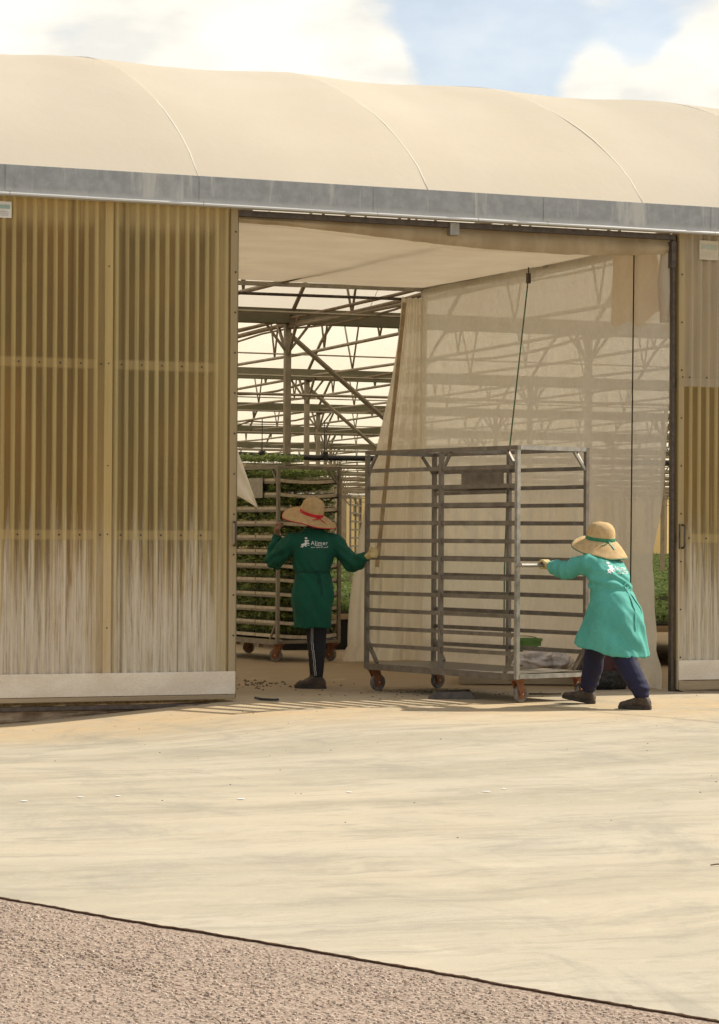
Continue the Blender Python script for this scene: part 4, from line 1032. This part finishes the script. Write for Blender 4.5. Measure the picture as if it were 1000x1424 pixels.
def logo(parent, bvh, cx, cz, mpp, y0, tilt=0):
    """worker's back print: leaping figure, the word, rule and tagline; laid on the cloth"""
    polys = [[(310+28*math.cos(a*.524), 152+22*math.sin(a*.524)) for a in range(12)],
             [(275, 190), (375, 190), (352, 218), (352, 245), (382, 265), (330, 272), (302, 292)], [(275, 190), (302, 292), (318, 328), (290, 320), (266, 296), (298, 238), (300, 212)],
             [(298, 238), (266, 296), (240, 346), (222, 328), (188, 338), (216, 305), (206, 276), (258, 255)],
             [(330, 288), (560, 296), (760, 316), (760, 326), (560, 306), (330, 300)]]
    for k in range(17):
        x = 405+k*20
        if k in (4, 9, 12): continue
        polys.append([(x, 330), (x+13, 330), (x+13, 344), (x, 344)])
    mb = MB()
    cu = bpy.data.curves.new('t', 'FONT'); cu.body = 'Alimer'; cu.size = 118; cu.space_character = 1.12; cu.offset = .4
    to = bpy.data.objects.new('t', cu); COL.objects.link(to); dg = bpy.context.evaluated_depsgraph_get()
    tm = bpy.data.meshes.new_from_object(to.evaluated_get(dg)); bpy.data.objects.remove(to)
    xs = [v.co.x for v in tm.vertices]; x0, x1 = min(xs), max(xs)
    tv = [(lerp(400, 750, (v.co.x-x0)/(x1-x0)), 288-v.co.y*1.0) for v in tm.vertices]
    def proj(px, py):
        x = cx+(px-475)*mpp; z = cz-(py-245)*mpp
        hit = bvh.ray_cast(Vector((x, y0, z)), Vector((0, 1, 0)))
        p = hit[0] if hit[0] else Vector((x, 0, z)); return p+Vector((0, -.0035, 0))
    for p in polys: mb.add([proj(*q) for q in p], [tuple(range(len(p)))])
    mb.add([proj(*q) for q in tv], [tuple(p.vertices) for p in tm.polygons])
    return mb.build('back_print', M['print'], parent)
def bvh_of(o): return BVHTree.FromPolygons([v.co.copy() for v in o.data.vertices], [tuple(p.vertices) for p in o.data.polygons])
def head(mb, c, r=.088, face=1):
    c = Vector(c)
    R_ = []
    for z, rx, ry, dy in ((-.115, .03, .035, .02), (-.10, .045, .055, .02), (-.06, .060, .078, .012), (-.01, .070, .092, .004), (.04, .076, .098, 0), (.085, .066, .085, -.004), (.115, .03, .04, -.005)):
        R_.append(ell(c+Vector((0, dy, z)), rx, ry))
    mb.rings(R_)
    limb(mb, [c+Vector((0, .088, .01)), c+Vector((0, .108, -.025))], [.010, .015], 3, 8)        # nose
    for s in (-1, 1): limb(mb, [c+Vector((s*.072, 0, .015)), c+Vector((s*.078, -.008, -.02))], [.016, .011], 3, 8)   # ears
    limb(mb, [c+Vector((-.02, .092, -.06)), c+Vector((.02, .092, -.06))], [.008, .008], 3, 8)     # mouth
def worker_dark():
    O = lat(-.405, 22.22); ang = YAW*-1 + R(8)
    # body
    mb = MB(); LS = (-.20, .0, 1.315); RS = (.20, .0, 1.315)
    le, lw = (-.335, .13, 1.12), (-.305, .17, 1.355); re_, rw = (.33, -.11, 1.10), (.425, -.315, 1.165)
    lh = (-.285, .14, 1.44); rh = (.478, -.415, 1.20)
    mb.rings([ell((0, 0, .80), .13, .09), ell((0, 0, .95), .12, .085), ell((0, 0, 1.1), .14, .095), ell((0, 0, 1.27), .165, .085), ell((0, .0, 1.34), .10, .06), ell((0, .01, 1.40), .048, .05), ell((0, .02, 1.47), .045, .05)])
    head(mb, (0, .05, 1.535))
    for a, b, c in ((LS, le, lw), (RS, re_, rw)): limb(mb, [a, b, c], [.045, .038, .028])
    hand(mb, lw, lh, (.5, .85, .1), -1, bar=.008); 
    mb2 = MB(); hand(mb2, rw, rh, (0, 0, 1), 1, bar=.022)
    hips = [(-.07, 0, .80), (.075, 0, .80)]
    legR = [(.075, 0, .80), (.05, .015, .45), (.035, -.01, .10)]; legL = [(-.06, 0, .80), (.02, .20, .48), (.05, .28, .11)]
    for l in (legL, legR): limb(mb, l, [.075, .050, .034])
    body = grow('person', mb, M['skin'], None, .009, 3, None, O, ang)
    tag(body, 'person in dark green overcoat and red trimmed straw hat, one hand raised to the brim', 'person')
    # leggings
    mb = MB(); limb(mb, [(.068, 0, .82), (.045, .015, .46), (.045, -.008, .27), (.045, -.01, .105)], [.10, .078, .062, .046]); limb(mb, [(-.06, 0, .82), (.025, .205, .48), (.05, .28, .11)], [.088, .060, .042])
    lg = grow('leggings', mb, M['black'], body, .009, 3, lambda p: .003*nz(p.x*20, p.y*20, p.z*26))
    bv = bvh_of(lg)
    for dx in (.012, .024):
        pts = []
        for i in range(30):
            z = lerp(.56, .115, i/29); e = None
            for q in range(40):                               # find the outer (left) edge of the near leg
                h = bv.ray_cast(Vector((-.09+.005*q, -.6, z)), Vector((0, 1, 0)))
                if h[0] and h[0].y < .08: e = -.09+.005*q; break
            if e is None: continue
            h = bv.ray_cast(Vector((e+dx, -.6, z)), Vector((0, 1, 0)))
            if h[0]: pts.append(h[0]+Vector((0, -.002, 0)))
        if len(pts) > 2: MB().tube(pts, .0026, 5).build('side_stripe', M['stripe'], lg)
    shoe(body, (.045, -.01, .098), (-.85, .35, 0)); shoe(body, (.05, .285, .098), (-.2, .95, 0))
    g = grow('glove', mb2, M['glove_y'], body, .006, 2)
    # coat
    mb = MB()
    R_ = [(0, 0, .535, .155, .135), (0, 0, .60, .168, .145), (.005, 0, .72, .185, .155), (.01, 0, .83, .186, .152), (.005, 0, .93, .175, .132), (0, 0, 1.02, .163, .118), (0, 0, 1.12, .178, .122), (0, 0, 1.22, .198, .124), (0, 0, 1.30, .208, .112), (0, 0, 1.345, .175, .09), (0, .005, 1.385, .11, .075), (0, .012, 1.41, .085, .07)]
    # open skirt: inner wall
    mb.rings([ell((x-.012*(1-(z-.5)), y, z), rx, ry, p=2.15) for x, y, z, rx, ry in R_])
    limb(mb, [(-.165, 0, 1.305), (-.25, .05, 1.23), le, (-.325, .16, 1.22), (-.31, .165, 1.325)], [.088, .080, .080, .066, .050])
    limb(mb, [(.165, 0, 1.305), (.25, -.01, 1.22), re_, (.375, -.20, 1.125), (.418, -.30, 1.16)], [.088, .078, .074, .066, .052])
    def wr(p):
        w = .009*nz(p.x*9+p.z*4, p.y*9, p.z*5) + .006*nz(p.x*22+p.z*9, p.y*20, p.z*8) + .0035*math.sin(p.x*60+p.z*35+6*nz(p.x*5, p.z*5))*sstep(.9, 1.02, p.z)*sstep(1.2, 1.06, p.z)
        if p.z < 1.0: w += .008*math.sin(p.x*30+5*nz(p.z*2.5, p.x*4))*sstep(1.0, .8, p.z)
        w += -.006*math.exp(-((p.z-1.025)/.02)**2) if abs(p.x) < .2 else 0
        if abs(p.x) > .22: w += .006*math.sin((p.z*1.2+abs(p.x)*.8)*60+3*nz(p.x*8, p.z*8))
        return w
    coat = grow('overcoat', mb, M['coat_d'], body, .009, 3, wr)
    bv = bvh_of(coat)
    # drawstring: belt, knot and hanging tails
    b = MB(); n = 48
    for z0 in (1.025,):
        ring = []
        for k in range(n+1):
            a = 2*math.pi*k/n; d = Vector((math.cos(a), math.sin(a), 0)); h = bv.ray_cast(Vector((0, 0, z0))+d*.6, -d)
            ring.append((h[0]+d*.002) if h[0] else Vector((0, 0, z0))+d*.16)
        vs = []
        for q in ring: vs += [q+Vector((0, 0, .011)), q-Vector((0, 0, .011))]
        b.add(vs, [(2*i, 2*i+1, 2*i+3, 2*i+2) for i in range(n)])
    def tail(pts, w=.009):
        vs = []
        for x, z in pts:
            for s in (-w, w):
                h = bv.ray_cast(Vector((x+s, -.6, z)), Vector((0, 1, 0))); vs.append((h[0] if h[0] else Vector((x+s, -.13, z)))+Vector((0, -.006, 0)))
        b.add(vs, [(2*i, 2*i+1, 2*i+3, 2*i+2) for i in range(len(pts)-1)])
    tail([(.03, 1.02), (.045, .97), (.055, .90), (.06, .82)]); tail([(.02, 1.02), (.028, .98), (.03, .92)])
    tail([(.0, 1.0), (.02, 1.045), (.05, 1.04), (.06, 1.01), (.035, .995), (.02, 1.01)], .006)
    b.build('waist_tie', M['tie_d'], coat)
    logo(coat, bv, -.005, 1.285, 4.35e-4, -.7)
    hat(body, (-.015, .035, 1.54), R(17), R(12), .103, .145, .245, .055, 'redribbon', 'redribbon', 1.0, bow=-1.05)
    # hair at the nape
    mb = MB(); mb.rings([ell((0, -.02, 1.40), .05, .04), ell((0, 0, 1.47), .075, .065), ell((0, .035, 1.55), .080, .085), ell((0, .04, 1.60), .06, .06)])
    grow('hair', mb, M['hair'], body, .009, 2)
worker_dark()
def worker_light():
    F2 = (rgt0*-.6+fwd0*.8); ang = math.atan2(F2.y, F2.x)-math.pi/2+R(9); O = lat(2.03, 20.03)
    def loc(l, d, z):
        w = lat(l, d)-O; c, s_ = math.cos(-ang), math.sin(-ang); return Vector((c*w.x-s_*w.y, s_*w.x+c*w.y, z))
    mb = MB()
    LS, RS = Vector((-.165, .15, 1.145)), Vector((.185, .17, 1.145))
    lh = loc(1.50, 20.45, 1.125); rh = loc(1.746, 20.64, 1.125)
    lw = lh+(LS-lh).normalized()*.09+Vector((0, 0, -.02)); rw = rh+(RS-rh).normalized()*.09+Vector((0, 0, -.015))
    le = LS.lerp(lw, .48)+Vector((-.03, 0, -.045)); re_ = RS.lerp(rw, .48)+Vector((.03, 0, -.03))
    mb.rings([ell((0, -.02, .72), .14, .11), ell((0, .0, .85), .13, .10), ell((0, .06, .97), .14, .10), ell((.01, .11, 1.10), .15, .09), ell((.02, .155, 1.18), .09, .06), ell((.03, .17, 1.22), .05, .05), ell((.04, .20, 1.28), .045, .05)])
    head(mb, (.045, .22, 1.31))
    limb(mb, [LS, le, lw], [.045, .038, .028]); limb(mb, [RS, re_, rw], [.045, .038, .028])
    aF = loc(1.86, 20.40, .11); aB = loc(2.225, 19.74, .11); V = Vector
    legF = [V((.085, .0, .74)), V((.085, 0, .74)).lerp(aF, .45)+V((0, .09, .01)), aF]; legB = [V((-.085, -.03, .74)), V((-.085, -.03, .74)).lerp(aB, .5)+V((0, .03, 0)), aB]
    for l in (legF, legB): limb(mb, l, [.085, .055, .036])
    body = grow('person', mb, M['skin'], None, .009, 3, None, O, ang)
    tag(body, 'person in sea green overcoat and navy trousers leaning forward to push the trolley handle', 'person')
    mb = MB()
    U = V((0, 0, .02))
    limb(mb, [legF[0], legF[1], legF[1].lerp(aF, .55), aF+U], [.112, .090, .082, .068]); limb(mb, [legB[0], legB[1], legB[1].lerp(aB, .55), aB+U], [.112, .092, .084, .070])
    grow('trousers', mb, M['navy'], body, .009, 3, lambda p: .005*nz(p.x*14, p.y*14, p.z*18)+.004*math.sin(p.z*90+4*nz(p.x*9, p.y*9))*sstep(.32, .14, p.z))
    shoe(body, aF-V((0, 0, .005)), (-.30, .95, .16)); shoe(body, aB-V((0, 0, .01)), (-.16, .98, -.02))
    for w, h in ((lw, lh), (rw, rh)):
        m2 = MB(); hand(m2, w, h, (1, 0, 0), 1 if w is lw else -1, bar=.019); grow('glove', m2, M['glove_y'], body, .006, 2)
    mb = MB()
    R_ = [(.0, .03, .455, .265, .315), (0, .02, .54, .255, .29), (0, .0, .65, .232, .25), (0, -.005, .76, .215, .215), (0, .01, .85, .20, .18), (0, .03, .93, .182, .158), (.005, .055, 1.01, .19, .150), (.01, .085, 1.09, .205, .142), (.015, .12, 1.16, .195, .118), (.02, .15, 1.205, .135, .09), (.03, .165, 1.235, .085, .07)]
    mb.rings([[p+Vector((0, 0, .19*(p.y-y)*sstep(.75, .45, z))) for p in ell((x, y, z), rx, ry, n=36, p=2.1)] for x, y, z, rx, ry in R_])
    for S_, e_, w_ in ((LS, le, lw), (RS, re_, rw)):
        q = V((S_.x*.82, S_.y-.02, S_.z-.01)); limb(mb, [q, q.lerp(e_, .55)+V((0, 0, .012)), e_, e_.lerp(w_, .55), w_.lerp(e_, .10)], [.090, .080, .074, .066, .056])
    def wr(p):
        w = .010*nz(p.x*7, p.y*7+p.z*5, p.z*5)+.0065*nz(p.x*20+p.z*8, p.y*20, p.z*9)
        if p.z < .92 and p.y < .34: w += .009*math.sin(math.atan2(p.x, p.y-.02)*8+7*nz(p.z*2.2, p.x*2.5, p.y*2))*sstep(.92, .6, p.z)
        if .86 < p.z < 1.1 and p.y < .2: w += .010*math.sin((p.z-p.y*.3+p.x*.35)*62+7*nz(p.x*6, p.z*5))*math.exp(-((p.z-1.0)/.08)**2)
        w += -.010*math.exp(-((p.z-.93)/.016)**2) if p.y < .3 else 0
        if p.y > .3 and p.z > 1.0: w += .005*math.sin(p.y*70+5*nz(p.x*9, p.z*14))
        return w
    coat = grow('overcoat', mb, M['coat_l'], body, .009, 3, wr); bv = bvh_of(coat)
    b = MB(); n = 48; vs = []
    for k in range(n+1):
        a = 2*math.pi*k/n; d = Vector((math.cos(a), math.sin(a), 0)); h = bv.ray_cast(Vector((0, .03, .93))+d*.7, -d); q = (h[0]+d*.003) if h[0] else Vector((0, .03, .93))+d*.2
        vs += [q+Vector((0, 0, .012)), q-Vector((0, 0, .012))]
    b.add(vs, [(2*i, 2*i+1, 2*i+3, 2*i+2) for i in range(n)])
    def tail(pts, w=.011):
        vs = []
        for x, z in pts:
            for s in (-w, w):
                h = bv.ray_cast(Vector((x+s, -.8, z)), Vector((0, 1, 0))); vs.append((h[0] if h[0] else Vector((x+s, -.16, z)))+Vector((0, -.008, 0)))
        b.add(vs, [(2*i, 2*i+1, 2*i+3, 2*i+2) for i in range(len(pts)-1)])
    tail([(.01, .93), (.012, .86), (.0, .78), (-.02, .70), (-.03, .62)]); tail([(.02, .93), (.05, .88), (.085, .80), (.10, .75)], .010)
    tail([(.0, .935), (-.02, .965), (.01, .985), (.03, .96), (.01, .935)], .008)
    b.build('waist_tie', M['coat_l'], coat)
    logo(coat, bv, -.01, 1.105, 4.4e-4, -.8)
    hat(body, (.055, .185, 1.325), R(9), R(-3), .108, .145, .224, .080, 'grnribbon', 'grnribbon', 2.4, bow=-1.9, sides=lambda a: .05*math.sin(a))
    mb = MB(); mb.rings([ell((.04, .15, 1.22), .05, .04), ell((.045, .16, 1.28), .075, .07), ell((.045, .20, 1.34), .083, .10), ell((.045, .22, 1.40), .07, .08)])
    grow('hair', mb, M['hair'], body, .009, 2)
worker_light()
